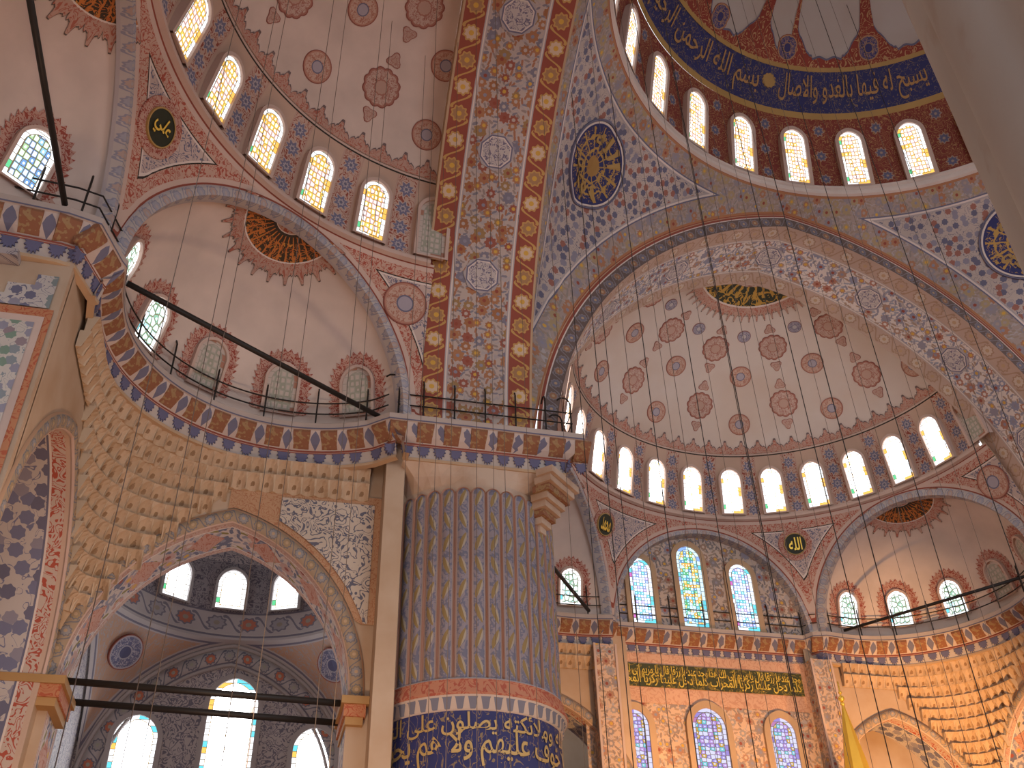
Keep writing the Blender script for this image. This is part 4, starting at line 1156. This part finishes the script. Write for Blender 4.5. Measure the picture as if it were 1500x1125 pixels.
# ================================================================== PIERS
def pier(cx, cy, label, flutes=True):
    e = empty('fluted_pier', label, 'pillar', 'great round piers', None, (cx, cy, 0))
    def lathe(name, prof, m, n=96, a0=0, a1=2*pi):
        return grid(name, [[(cx+r*math.cos(a0+(a1-a0)*i/n), cy+r*math.sin(a0+(a1-a0)*i/n), z) for r, z in prof] for i in range(n+1)], m, e,
                    [[((a0+(a1-a0)*i/n)*RP, k/(len(prof)-1)) for k in range(len(prof))] for i in range(n+1)])
    zr = 11.08
    lathe('shaft', [(RP-0.14, zr), (RP-0.14, 18.6)], 'pier_plaster')
    lathe('ring_moulding', [(RP-0.15, zr+0.42), (RP+0.02, zr+0.40), (RP+0.05, zr+0.33), (RP-0.0, zr+0.28), (RP+0.16, zr-0.02), (RP+0.14, zr-0.10), (RP+0.02, zr-0.18), (RP+0.0, zr-0.45), (RP-0.08, zr-0.5)], 'pier_ring')
    lathe('inscription_band', [(RP-0.08, zr-0.48), (RP-0.08, zr-2.3)], 'blue_band')
    lathe('gilt_border', [(RP-0.06, zr-2.3), (RP-0.03, zr-2.42)], 'gilt_paint')
    lathe('lower_shaft', [(RP-0.2, 0), (RP-0.2, zr-2.4)], 'marble')
    # square block between shaft and cornice with corbelled corners
    hw = 2.60
    vs, fs = [], []
    for z, k in ((17.85, 0.0), (18.15, 0.45), (18.5, 1.0)):
        for i in range(48):
            a = 2*pi*i/48; c, s_ = math.cos(a), math.sin(a); sq = min(hw/max(abs(c), 1e-6), hw/max(abs(s_), 1e-6)); r = RP-0.15+(sq*1.04-RP+0.15)*k
            r = max(r, RP-0.16); vs.append((cx+r*c, cy+r*s_, z))
    for j in range(2):
        for i in range(48): fs.append((j*48+i, j*48+(i+1) % 48, (j+1)*48+(i+1) % 48, (j+1)*48+i))
    mk('corbelled_block', vs, fs, 'pier_plaster', e)
    for sx, sy in ((1, -1), (1, 1), (-1, 1)):
        d = math.atan2(sy, sx)
        for k in range(9):
            rr_ = RP-0.42+0.135*k
            boxm('corner_corbel', (cx+rr_*math.cos(d), cy+rr_*math.sin(d), 16.55+0.23*k), (0.62, 0.20+0.20*k, 0.24), 'bracket' if k in (3, 6) else 'pier_plaster', e, d)
    if flutes:
        n = 36; w = 2*pi*RP/n*0.86; h = 17.55-zr-0.5
        vs, uv, fs = [], [], []
        lev = [0.0, h*0.25, h*0.5, h*0.75, h]; top = [(math.cos(a), math.sin(a)) for a in np.linspace(0, pi/2, 6)]
        xs = [-1, -0.7, -0.35, 0, 0.35, 0.7, 1]
        for z in lev:
            for x in xs: vs.append((x*w/2, -0.10*(1-x*x), z)); uv.append((x/2, z))
        for c, s_ in top[1:]:
            for x in xs: vs.append((x*w/2*max(c, 0.02), -0.10*(1-x*x)*c, h+w/2*s_)); uv.append((x/2, h+w/2*s_))
        nr = len(lev)+5
        for j in range(nr-1):
            for i in range(6): fs.append((j*7+i, j*7+i+1, (j+1)*7+i+1, (j+1)*7+i))
        me = mk('flute', vs, fs, 'flute', e, uv, smooth=True); dat = me.data; bpy.data.objects.remove(me)
        # raised rib round each flute
        rv, rf = [], []
        ol = [(-w/2, 0.0), (-w/2, h)]+[(-w/2*math.cos(a), h+w/2*math.sin(a)) for a in np.linspace(0, pi, 9)[1:-1]]+[(w/2, h), (w/2, 0.0)]
        for k, (x, z) in enumerate(ol):
            sc_ = 1+0.13; rv += [(x*1.0, -0.01, z), (x*1.07, -0.07, h+(z-h)*1.06 if z > h else z), (x*1.16, -0.0, h+(z-h)*1.16 if z > h else z)]
        for k in range(len(ol)-1):
            for q in range(2): rf.append((k*3+q, k*3+q+1, (k+1)*3+q+1, (k+1)*3+q))
        rb = mk('flute_rib', rv, rf, 'flute_rib', e); rdat = rb.data; bpy.data.objects.remove(rb)
        for i in range(n):
            a = 2*pi*(i+0.5)/n
            M = Matrix.Translation(((RP-0.12)*math.cos(a), (RP-0.12)*math.sin(a), zr+0.42)) @ Matrix.Rotation(a+pi/2, 4, 'Z')
            o = bpy.data.objects.new('flute', dat); COL.objects.link(o); o.parent = e; o.matrix_basis = M
            o2 = bpy.data.objects.new('flute_rib', rdat); COL.objects.link(o2); o2.parent = o
        # gilded script on the blue band, two interlaced lines
        A0 = -pi/2-1.35
        for t, a0, a1, y0, y1 in (('فلا خوف عليهم ولا هم يحزنون', -1.42, 1.30, -2.0, -0.98), ('ان الله وملائكته يصلون على النبي', -1.30, 1.40, -1.30, -0.52)):
            lettering(t, lambda x, y: (cx+(RP-0.04)*math.cos(-pi/2+a0+(a1-a0)*x), cy+(RP-0.04)*math.sin(-pi/2+a0+(a1-a0)*x), zr+y0+(y1-y0)*y), 'gilt_script', e, thick=0.012)
    return e
flat('gilt_script', (0.48, 0.33, 0.13), 0.45, 0.2)
pr = pier(-PC, PC, 'huge painted round pier with leafy flutes and blue inscription band')
def marble_pier(cx, cy, label):
    e = empty('marble_pier', label, 'pillar', None, None, (cx, cy, 0))
    n = 18; zt = 12.0
    P = []
    for i in range(n*8+1):
        a = 2*pi*i/(n*8); k = (i % 8)/8; r = 2.80+0.09*math.sin(k*pi)**0.8
        P.append([(cx+r*math.cos(a), cy+r*math.sin(a), z) for z in np.linspace(0, zt, 13)])
    grid('fluted_shaft', P, 'marble', e)
    grid('upper_shaft', [[(cx+2.75*math.cos(2*pi*i/64), cy+2.75*math.sin(2*pi*i/64), z) for z in (zt, 18.5)] for i in range(65)], 'pier_plaster', e)
    return e
marble_pier(-PC, -PC, 'smooth grey marble pier facing the painted fluted pier')
marble_pier(PC, PC, 'marble pier at the far end of the qibla arch')

# ================================================================== LOWER WALLS
def warch(name, L2, x0, x1, ztop, xc, Sp, zs_, h, m, parent, UVo=0.0, bottom=0.0, n=40):
    """wall in a plane with one pointed opening; L2(x, z) -> 3D"""
    c = (h*h-Sp*Sp)/(2*Sp); r = Sp+c
    xs = sorted(set([x0, x1, xc-Sp-1e-4, xc+Sp+1e-4]+[xc+Sp*math.sin(pi/2*(2*i/n-1))*0.9999 for i in range(n+1)])); P, UV = [], []
    for x in xs:
        d = abs(x-xc); zl = bottom if d >= Sp else zs_+math.sqrt(max(r*r-(d+c)**2, 0))
        P.append([L2(x, zl+(ztop-zl)*j/4) for j in range(5)]); UV.append([(x+UVo, zl+(ztop-zl)*j/4) for j in range(5)])
    return grid(name, P, m, parent, UV, smooth=False)
def wsoffit(name, L3, xc, Sp, zs_, h, d0, d1, m, parent, jamb=0.0):
    cv = pointed(Sp, h, 40); pts = [(-Sp, jamb-zs_, 0)]+cv+[(Sp, jamb-zs_, 0)] if jamb is not None else cv
    P, UV = [], []
    L_ = 0
    for i, q in enumerate(pts):
        if i: L_ += math.hypot(q[0]-pts[i-1][0], q[1]-pts[i-1][1])
        P.append([L3(xc+q[0], d0+(d1-d0)*j/3, zs_+q[1]) for j in range(4)]); UV.append([(L_, j/3) for j in range(4)])
    return grid(name, P, m, parent, UV)
def wring(name, L3, xc, Sp, zs_, h, w, d, m, parent):
    c = (h*h-Sp*Sp)/(2*Sp); r = Sp+c; a = pointed(Sp, h, 40); b = pointed(Sp+w, math.sqrt((r+w)**2-c*c), 40)
    return grid(name, [[L3(xc+p[0]+(q[0]-p[0])*k, d+dd, zs_+p[1]+(q[1]-p[1])*k) for k, dd in ((0, 0.1), (0, 0), (0.5, -0.05), (1, 0), (1, 0.1))] for p, q in zip(a, b)], m, parent,
                [[(q[2], v) for v in (0, 0.02, 0.5, 0.98, 1)] for p, q in zip(a, b)])

def muq_mesh():
    if 'm' in PROTO: return PROTO['m']
    # one stalactite cell: concave niche between two ribs, local x along, y into wall, z up, unit size
    vs, fs, uv = [], [], []
    xs = [-0.5, -0.40, -0.22, 0, 0.22, 0.40, 0.5]; zs_ = [0, 0.2, 0.42, 0.65, 0.85, 1.0]
    for z in zs_:
        for x in xs:
            k = 1-(abs(x)*2)**2.2; top = max(0.0, 1-(z/(0.62+0.38*(1-abs(x)*2)))**3)
            vs.append((x, -0.9*z**1.4-0.25+0.85*k*top, z)); uv.append((x, z))
    n = len(xs)
    for j in range(len(zs_)-1):
        for i in range(n-1): fs.append((j*n+i, j*n+i+1, (j+1)*n+i+1, (j+1)*n+i))
    b = len(vs); vs += [(-0.5, 0.6, 1.0), (0.5, 0.6, 1.0), (-0.5, 0.6, 0.0), (0.5, 0.6, 0.0)]; uv += [(-0.5, 1), (0.5, 1), (-0.5, 0), (0.5, 0)]
    t = (len(zs_)-1)*n
    fs += [tuple(range(t, t+n))+(b+1, b), (0, t, b, b+2), (t+n-1, n-1, b+3, b+1), tuple(range(n))[::-1]+(b+2, b+3)]
    me = bpy.data.meshes.new('muqarnas_cell'); me.from_pydata(vs, [], fs); me.materials.append(MATS['muqarnas_cell']); PROTO['m'] = me
    l = me.uv_layers.new(name='UVMap')
    for lp in me.loops: l.data[lp.index].uv = uv[lp.vertex_index]
    return me
@mat('muqarnas_cell')
def _(g):
    u, v = g.uv(); o = g.n('ShaderNodeObjectInfo'); rnd = V(g, o.outputs['Random'])
    n = g.gnoise(3.0, 3.0)
    base = g.mix(rnd, (0.50, 0.36, 0.24), (0.42, 0.29, 0.18))
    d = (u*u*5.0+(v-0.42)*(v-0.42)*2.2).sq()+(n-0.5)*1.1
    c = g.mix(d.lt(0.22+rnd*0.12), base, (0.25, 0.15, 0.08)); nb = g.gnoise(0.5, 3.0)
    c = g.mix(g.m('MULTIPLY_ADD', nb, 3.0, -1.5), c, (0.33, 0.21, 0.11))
    c = g.mix(u.abs().gt(0.43), c, (0.52, 0.40, 0.28))
    return g.out(c, 0.8)
def lower_corner(f, side, tiles=False, soffit_m='lower_soffit', arcs=True):
    """two arched walls meeting in the corner below an exedra, canonical right side: x = 12.9 and y = 26.2"""
    WX, WY = 12.9, 26.2
    e = tag(empty('wall_%s' % side[0], 'arched wall below the curved cornice %s' % side[1], None, None, 'structure'))
    A = lambda y, z: f(WX, y, z); B = lambda x, z: f(x, WY, z)
    zs_, h, Sp = 11.15, 5.25, 3.95
    warch('wall_face', A, 16.2, WY, 19.7, 22.0, Sp, zs_, h, 'wall_tan', e)
    warch('wall_face', B, 4.5, WX, 19.7, 8.5, 3.85, zs_, h-0.2, 'wall_tan', e)
    wsoffit('arch_soffit', lambda x, d, z: f(WX+d, x, z), 22.0, Sp, zs_, h, 0.0, 1.9, soffit_m, e)
    wsoffit('arch_soffit', lambda x, d, z: f(x, WY+d, z), 8.5, 3.85, zs_, h-0.2, 0.0, 1.9, 'jamb_soffit', e)
    wring('arch_moulding', lambda x, d, z: f(WX+d, x, z), 22.0, Sp, zs_, h, 0.46, -0.06, 'lower_archivolt', e)
    wring('arch_moulding', lambda x, d, z: f(x, WY+d, z), 8.5, 3.85, zs_, h-0.2, 0.42, -0.06, 'lower_archivolt', e)
    # framed vine panel in the spandrel next to the pier
    for nm, y0, z0, y1, z1, m, o in (('panel_frame', 17.45, 15.0, 22.2, 17.72, 'frame_scroll', 0.05), ('vine_panel', 17.66, 15.0, 20.6, 17.42, 'vine_panel', 0.09)):
        c_ = ((h*h-Sp*Sp)/(2*Sp)); P, UV = [], []
        for i in range(25):
            y = y0+(y1-y0)*i/24; d = abs(y-22.0); zl = max(13.4, zs_+math.sqrt(max((Sp+c_+0.5+(0.2 if o > 0.06 else 0))**2-(d+c_)**2, 0)))
            zl = min(zl, z1-0.01); P.append([f(WX-o, y, zl+(z1-zl)*j/3) for j in range(4)]); UV.append([(y, zl+(z1-zl)*j/3) for j in range(4)])
        grid(nm, P, m, e, UV, smooth=False)
    # imposts at the springing
    for (x, y, sx, sy) in ((WX+0.55, WY+0.4, 2.0, 1.75), (WX+0.9, 17.85, 2.2, 0.5)):
        for k, (zz, hh, g_, m) in enumerate(((zs_-0.1, 0.22, 0.28, 'ochre'), (zs_-0.38, 0.34, 0.12, 'impost'), (zs_-0.66, 0.22, 0.0, 'ochre'))):
            p = f(x, y, zz); s2 = f(sx+g_, sy+g_, 0)
            boxm('impost', p, (abs(s2[0]), abs(s2[1]), hh), m, e)
    # muqarnas: fillet radius grows upward
    mq = empty('muqarnas_vault', 'honeycomb stalactite vaulting below the curved cornice %s' % side[1], None, None, 'structure')
    zb, zt_ = 12.6, 18.62
    rad = lambda z: 0.15+4.95*max(0.0, (z-zb)/(zt_-zb))**1.25
    P = []
    for j in range(25):
        z = zb+(zt_-zb)*j/24; r = rad(z); P.append([f(*q, z) for q in arc_pts(WX-r-0.03, WY-r-0.03, r, 0, pi/2, 24)])
    grid('backing', P, 'muqarnas', mq)
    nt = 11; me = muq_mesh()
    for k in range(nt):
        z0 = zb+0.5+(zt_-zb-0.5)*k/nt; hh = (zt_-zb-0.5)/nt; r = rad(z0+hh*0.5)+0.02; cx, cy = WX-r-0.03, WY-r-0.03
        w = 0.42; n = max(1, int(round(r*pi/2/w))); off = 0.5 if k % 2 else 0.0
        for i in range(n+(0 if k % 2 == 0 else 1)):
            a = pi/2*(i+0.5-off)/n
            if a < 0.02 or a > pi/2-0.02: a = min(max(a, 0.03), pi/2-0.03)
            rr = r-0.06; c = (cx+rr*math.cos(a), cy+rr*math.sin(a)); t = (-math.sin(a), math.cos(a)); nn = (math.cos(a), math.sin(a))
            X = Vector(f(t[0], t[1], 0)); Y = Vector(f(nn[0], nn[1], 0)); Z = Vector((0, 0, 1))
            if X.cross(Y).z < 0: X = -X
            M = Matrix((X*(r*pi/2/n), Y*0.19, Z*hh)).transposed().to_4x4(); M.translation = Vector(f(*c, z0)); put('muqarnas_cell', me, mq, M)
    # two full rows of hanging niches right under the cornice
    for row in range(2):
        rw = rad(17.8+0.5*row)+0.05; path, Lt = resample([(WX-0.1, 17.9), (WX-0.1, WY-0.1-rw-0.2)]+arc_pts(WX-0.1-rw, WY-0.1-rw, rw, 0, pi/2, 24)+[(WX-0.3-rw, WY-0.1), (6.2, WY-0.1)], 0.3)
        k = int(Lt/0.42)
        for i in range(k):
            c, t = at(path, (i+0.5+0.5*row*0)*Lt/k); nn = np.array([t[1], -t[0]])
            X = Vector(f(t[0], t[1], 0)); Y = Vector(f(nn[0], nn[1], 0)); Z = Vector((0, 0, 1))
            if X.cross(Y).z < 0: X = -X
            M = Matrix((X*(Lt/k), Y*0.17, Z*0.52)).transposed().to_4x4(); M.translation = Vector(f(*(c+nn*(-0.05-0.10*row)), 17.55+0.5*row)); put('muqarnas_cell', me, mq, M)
    return e
@mat('wall_tan')
def _(g):
    n = g.gnoise(0.7, 5.0); u, v = g.uv()
    c = g.mix(g.m('MULTIPLY_ADD', n, 2.5, -0.9), (0.48, 0.36, 0.26), (0.40, 0.27, 0.17))
    return g.out(c, 0.8)
@mat('frame_scroll')
def _(g):
    u, v = g.uv()
    return g.out(aged(g, scroll(g, u, v, (0.44, 0.26, 0.15), (0.36, 0.17, 0.09), 3.4)), 0.8)
@mat('impost')
def _(g):
    u, v = g.uv()
    return g.out(scroll(g, u, v, (0.46, 0.20, 0.10), (0.40, 0.10, 0.05), 3.0), 0.8)
@mat('jamb_soffit')
def _(g):
    u, v = g.uv()
    bl = dots(g, u, v*1.9, (0.48, 0.44, 0.42), ((0.17, 0.18, 0.28), BLUE, LBLUE), 2.0, 0.40)
    rd = scroll(g, u, v*1.9, (0.50, 0.40, 0.34), (0.38, 0.08, 0.05), 2.6, 0.5)
    c = bands(g, v, (0.50, 0.36, 0.28), ((0.08, rd), (0.27, WHITE), (0.30, BLUE), (0.33, bl)))
    return g.out(aged(g, c), 0.6)
boxm('side_strip', (-17.15, 12.4, 9.92), (0.6, 0.9, 19.8), 'wall_tan', pr)
lower_corner(LE, ('left', 'beside the fluted pier'))
lower_corner(FR, ('front', 'right of the qibla wall'))
lower_corner(lambda x, y, z: (-x, y, z), ('front_left', 'left of the qibla wall'))

# side pier between the deep middle bay and the corner arch
e = tag(empty('wall_side', 'tiled side wall of the deep middle bay', None, None, 'structure'))
boxm('wall_face', (-28.2, 4.4, 9.8), (4.0, 0.3, 19.6), 'wall_tan', e)
def panel(name, x0, x1, z0, z1, m, o):
    return mk(name, [(x0, 4.24-o, z0), (x1, 4.24-o, z0), (x1, 4.24-o, z1), (x0, 4.24-o, z1)], [(0, 1, 2, 3)], m, e, [(x0, z0), (x1, z0), (x1, z1), (x0, z1)])
panel('panel_border', -30.2, -26.3, 2, 17.05, 'impost', 0.03); panel('inner_border', -30.2, -26.45, 2, 16.80, 'pink_plaster', 0.05); panel('tile_panel', -30.2, -26.62, 2, 16.6, 'tile_panel', 0.07)
for k, (xa, xb, hh) in enumerate(((-30.2, -27.5, 0.32), (-27.5, -26.9, 0.66), (-26.9, -26.42, 1.0))): panel('stepped_merlon', xa, xb, 17.08, 17.08+hh, 'tile_blue', 0.04)

# qibla wall between the pilasters
q = tag(empty('wall_qibla', 'tiled qibla wall with frieze and coloured windows', None, None, 'structure'))
def qpanel(name, x0, x1, z0, z1, m, o, par=q):
    y = 26.45-o
    return mk(name, [(x0, y, z0), (x1, y, z0), (x1, y, z1), (x0, y, z1)], [(0, 1, 2, 3)], m, par, [(x0, z0), (x1, z0), (x1, z1), (x0, z1)])
qpanel('wall_face', -6.6, 6.6, 0, 18.7, 'qibla_tile', 0); qpanel('upper_frieze', -5.4, 4.5, 16.3, 18.62, 'qibla_frieze', 0.04)
for x in (-5.75, 4.95):
    boxm('pilaster', (x, 26.05, 9.3), (0.95, 0.9, 18.6), 'qibla_tile', q)
    for dx in (-0.5, 0.5): boxm('pilaster_edge', (x+dx, 25.6, 9.3), (0.10, 0.12, 18.6), 'pink_plaster', q)
ins = empty('inscription_board', 'long dark green board with gold script on the qibla wall', 'sign')
qpanel('board', -5.28, 4.22, 17.02, 18.10, 'inscription_green', 0.10, ins)
for t, z0, z1 in (('كلما دخل عليها زكريا المحراب', 17.06, 17.66), ('وجد عندها رزقا قال يا مريم انى لك هذا', 17.42, 18.04)):
    for a, b in ((-5.2, -0.6), (-0.5, 4.1)):
        lettering(t, lambda x, y: (a+(b-a)*x, 26.31, z0+(z1-z0)*y), 'bright_gold', ins, thick=0.012)
for x, z, hw in ((-4.35, 13.2, 0.62), (-0.85, 13.2, 0.80), (2.72, 13.2, 0.62)):
    window((x, 26.36, z), (1, 0, 0), (0, 0, 1), hw, 2.75 if hw < 0.7 else 3.0, 'glass_low', 'violet and blue window below the gold inscription board', 'lower qibla windows', 0.30, 'tan_plaster')

# pulpit spire
mb = empty('pulpit_spire', 'slender gilded pulpit spire beside the qibla pilaster', 'spire', None, None, (4.3, 23.5, 0))
P = [[(4.3+r*math.cos(2*pi*i/8), 23.5+r*math.sin(2*pi*i/8), z) for r, z in ((0.78, 11.6), (0.74, 11.8), (0.06, 15.7))] for i in range(9)]
grid('cone', P, 'bright_gold', mb, smooth=False)
grid('drum', [[(4.3+0.66*math.cos(2*pi*i/8), 23.5+0.66*math.sin(2*pi*i/8), z) for z in (0.0, 11.6)] for i in range(9)], 'marble', mb, smooth=False)
for z, r in ((15.75, 0.10), (15.98, 0.14), (16.25, 0.08)):
    grid('finial_ball', [[(4.3+r*math.sin(pi*j/8)*math.cos(2*pi*i/12), 23.5+r*math.sin(pi*j/8)*math.sin(2*pi*i/12), z+r*math.cos(pi*j/8)) for j in range(9)] for i in range(13)], 'bright_gold', mb)
tube('finial', [(4.3, 23.5, 15.6), (4.3, 23.5, 16.75)], 0.03, 'bright_gold', mb)

# ================================================================== CORNER BAY behind the left arch
b = tag(empty('wall_corner_bay', 'dim tiled corner bay with small domed ceiling', None, None, 'structure'))
YW = 25.5; X0, X1 = -27.2, -16.75
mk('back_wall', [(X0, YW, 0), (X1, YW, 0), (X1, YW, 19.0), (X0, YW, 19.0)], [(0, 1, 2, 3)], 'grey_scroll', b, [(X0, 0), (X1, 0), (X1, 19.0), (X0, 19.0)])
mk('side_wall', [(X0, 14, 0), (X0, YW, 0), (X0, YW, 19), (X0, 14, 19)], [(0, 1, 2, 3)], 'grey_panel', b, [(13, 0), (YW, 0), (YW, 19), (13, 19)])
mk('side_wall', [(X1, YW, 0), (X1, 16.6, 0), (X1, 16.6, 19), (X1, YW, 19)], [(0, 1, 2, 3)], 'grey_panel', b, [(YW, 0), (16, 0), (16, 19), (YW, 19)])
BSP, BH = 4.35, 5.25
for w_, k, m in ((0.62, 0.10, 'bay_arch'), (0.16, 0.72, 'pale_grey'), (0.14, -0.04, 'pale_grey')):
    wring('wall_arch', lambda x, d, z: (x, YW+d-0.05, z), -21.95, BSP+k, 11.2, BH+k*1.05, w_, -0.04-0.02*(m == 'pale_grey'), m, b)
bx, by, br = -21.95, 20.35, 4.85
n = 72
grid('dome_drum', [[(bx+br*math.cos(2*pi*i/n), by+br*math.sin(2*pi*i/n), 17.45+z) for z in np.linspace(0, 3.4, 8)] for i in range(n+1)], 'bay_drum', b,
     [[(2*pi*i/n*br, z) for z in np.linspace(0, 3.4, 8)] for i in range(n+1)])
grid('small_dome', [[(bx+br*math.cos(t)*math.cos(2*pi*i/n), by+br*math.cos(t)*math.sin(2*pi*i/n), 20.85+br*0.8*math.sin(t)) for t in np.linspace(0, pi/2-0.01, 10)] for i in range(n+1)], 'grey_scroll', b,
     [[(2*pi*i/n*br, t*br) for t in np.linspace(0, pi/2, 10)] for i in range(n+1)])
class BayP:
    hb = 5.15; c = (BH*BH-BSP*BSP)/(2*BSP); r = BSP+c+0.86
    def bot(s, a):
        t = abs((a % (pi/2))-0); t = t if t <= pi/4 else pi/2-t; u = s.hb*math.tan(t)
        return s.hb/math.cos(t), 11.2+math.sqrt(max(s.r**2-(u+s.c)**2, 0))
    def pt(s, a, q, off=0.0):
        rb, zb = s.bot(a); zt = 17.47; zb = min(zb, zt-0.02); z = zb+(zt-zb)*q
        h = (rb*rb-br*br+zb*zb-zt*zt)/(2*(zb-zt)); rr = math.sqrt(max(rb*rb+(zb-h)**2-(z-h)**2, 0))-off
        return (bx+rr*math.cos(a), by+rr*math.sin(a), z-off*0.5)
    def loc(s, a, b_, ss, tt, off=0.03):
        z0 = s.pt(a, b_)[2]; a2 = a+ss/5.8; rb, zb = s.bot(a2); z = z0+tt*0.82; return s.pt(a2, min(max((z-zb)/(17.47-zb), 0), 1), off)
BP = BayP()
for k in range(4):
    P, UV, ED = [], [], []
    for i in range(25):
        a = pi/2*k+pi/2*i/24; P.append([BP.pt(a, j/10) for j in range(11)])
    A = np.array(P); B_ = A[:, 0]; dn = np.concatenate([B_[:-1]+(B_[1:]-B_[:-1])*t/4 for t in range(4)])
    for i in range(25):
        arc = np.concatenate([[0], np.cumsum(np.linalg.norm(np.diff(A[i], axis=0), axis=1))])
        UV.append([(pi/2*i/24*br, float(arc[j])) for j in range(11)]); ED.append([(float(np.min(np.linalg.norm(dn-A[i, j], axis=1))), float(arc[-1]-arc[j])) for j in range(11)])
    grid('pendentive', P, 'bay_orange', b, UV, ED)
for a_ in (135, 45):
    t_ = empty('painted_rosette', 'round dark blue rosette on the corner bay pendentive %s' % ('beside the tiled side wall' if a_ > 90 else 'beside the fluted pier'), 'rosette', 'corner bay rosettes')
    disc('rosette_disc', BP, R(a_), 0.80, 0.72, 'dark_rosette', t_, n=28, rings_=4, off=0.10)
for x, h, hw in ((-25.1, 14.25-10.6, 0.82), (-21.62, 15.9-10.6, 0.95), (-18.3, 14.1-10.6, 0.82)):
    window((x, YW-0.12, 10.6), (1, 0, 0), (0, 0, 1), hw, h, 'glass_bay', 'tall white and turquoise window in the corner bay wall' if h > 4 else 'white and turquoise window flanking the tall one in the corner bay', 'corner bay wall windows', 0.2, 'pale_grey')
for a in (38.5, 67, 95, 123.5, 152):
    c, s_ = math.cos(R(a)), math.sin(R(a))
    window((bx+(br-0.12)*c, by+(br-0.12)*s_, 18.72), (s_, -c, 0), (0, 0, 1), 0.58, 1.75, 'glass_baydrum', 'bright arched window in the small drum over the corner bay', 'corner bay drum windows', 0.12, 'pale_grey')

# outer shell that closes the hall
s_ = tag(empty('wall_outer', 'plain outer walls and roof of the hall', None, None, 'structure'))
for nm, c, sz in (('outer_wall', (0, 31.5, 12), (66, 0.5, 24)), ('outer_wall', (-32, 3, 12), (0.5, 60, 24)), ('outer_wall', (32, 3, 12), (0.5, 60, 24))):
    boxm(nm, c, sz, 'wall_tan', s_)
boxm('gallery_ceiling', (8.8, 29.6, 18.4), (9.5, 4.0, 0.2), 'wall_tan', s_); boxm('gallery_ceiling', (-29.8, 8.6, 18.4), (4.8, 9.5, 0.2), 'grey_scroll', s_)
boxm('gallery_wall', (8.8, 29.9, 9), (9.5, 0.2, 18.6), 'wall_tan', s_)

# ================================================================== TIE BARS AND WIRES
def bar(name, a, b_, r, label, group='iron tie bars'):
    o = tube(name, [a, b_], r, 'iron', None, 8); tag(o, label, 'tie bar', group); return o
bar('tie_bar', (-17.84, 11.54, 20.05), (-25.40, 6.45, 20.05), 0.085, 'black iron tie bar across the small vault beside the fluted pier')
bar('tie_bar', (-26.7, 3.72, 20.05), (-26.7, -3.72, 20.05), 0.08, 'black iron tie bar across the deep middle bay of the side half dome')
bar('tie_bar', (11.4, 18.2, 20.05), (6.45, 25.40, 20.05), 0.075, 'black iron tie bar across the small vault right of the qibla wall')
bar('tie_bar', (-11.4, 18.2, 20.05), (-6.45, 25.40, 20.05), 0.09, 'black iron tie bar across the small vault left of the qibla wall')
bar('tie_beam', (-26.0, 13.0, 11.25), (-17.9, 13.0, 11.05), 0.10, 'black tie beam spanning the corner bay arch on the prayer hall side', 'tie beams of the corner bay arch')
bar('tie_beam', (-26.0, 14.6, 11.2), (-17.9, 14.6, 11.0), 0.10, 'black tie beam spanning the corner bay arch on the window side', 'tie beams of the corner bay arch')
def ceil_z(x, y):
    r = math.hypot(x, y)
    if max(abs(x), abs(y)) < A_IN and r < RD: return ZD+HD*math.sqrt(1-(r/RD)**2)
    for a, c_ in ((y, x), (x, -y)):
        pass
    px, py = (y, -x) if -x > abs(y) else (x, y)      # canonical of left or front
    if A_IN <= py <= A_OUT: return ZC+float(np.interp(abs(px), [p[0] for p in pointed(S, ZK-ZC, 40, 0, 1)][::-1], [p[1] for p in pointed(S, ZK-ZC, 40, 0, 1)][::-1]))
    q_ = math.hypot(px, py-OC)
    if py > A_OUT and q_ < RS: return ZS+HS*math.sqrt(1-(q_/RS)**2)
    return 30.0
THICK = [(-12.04, 8.0), (-12.53, 5.0), (-10.27, 10.0), (-11.51, 4.0), (-9.18, 6.0), (-10.16, 2.0), (-7.06, 4.0), (-8.3, 1.0), (-3.54, 5.0), (-3.04, 3.0), (2.27, 7.0), (-6.23, 9.0)]
THIN = [(-17.56, 6.0), (-17.62, 3.0), (-16.48, 8.0), (-16.56, 5.0), (-16.12, 4.0), (-15.03, 7.0), (-15.92, 2.0), (-13.52, 9.0), (-22.16, 0.0), (-22.68, -2.0), (-20.81, 1.0), (-20.47, 4.0), (-19.38, 2.0), (-13.29, 6.0), (-12.87, 2.0), (-9.19, 8.0), (-11.23, 3.0), (-8.13, 7.0), (-9.07, 3.0), (-5.57, 8.0), (-6.22, 6.0), (-3.05, 9.0), (-4.04, 6.0), (-6.62, 2.0), (-0.2, 8.0), (-3.0, 4.0), (-3.35, 2.0), (-18.9, 5.0), (-22.01, 1.0)]
for x, y in THICK:
    o = tube('lamp_cable', [(x, y, 4.0), (x, y, ceil_z(x, y))], 0.0125, 'wire', None, 5); tag(o, 'dark hanging lamp cable under the main dome', 'cable', 'dark lamp cables')
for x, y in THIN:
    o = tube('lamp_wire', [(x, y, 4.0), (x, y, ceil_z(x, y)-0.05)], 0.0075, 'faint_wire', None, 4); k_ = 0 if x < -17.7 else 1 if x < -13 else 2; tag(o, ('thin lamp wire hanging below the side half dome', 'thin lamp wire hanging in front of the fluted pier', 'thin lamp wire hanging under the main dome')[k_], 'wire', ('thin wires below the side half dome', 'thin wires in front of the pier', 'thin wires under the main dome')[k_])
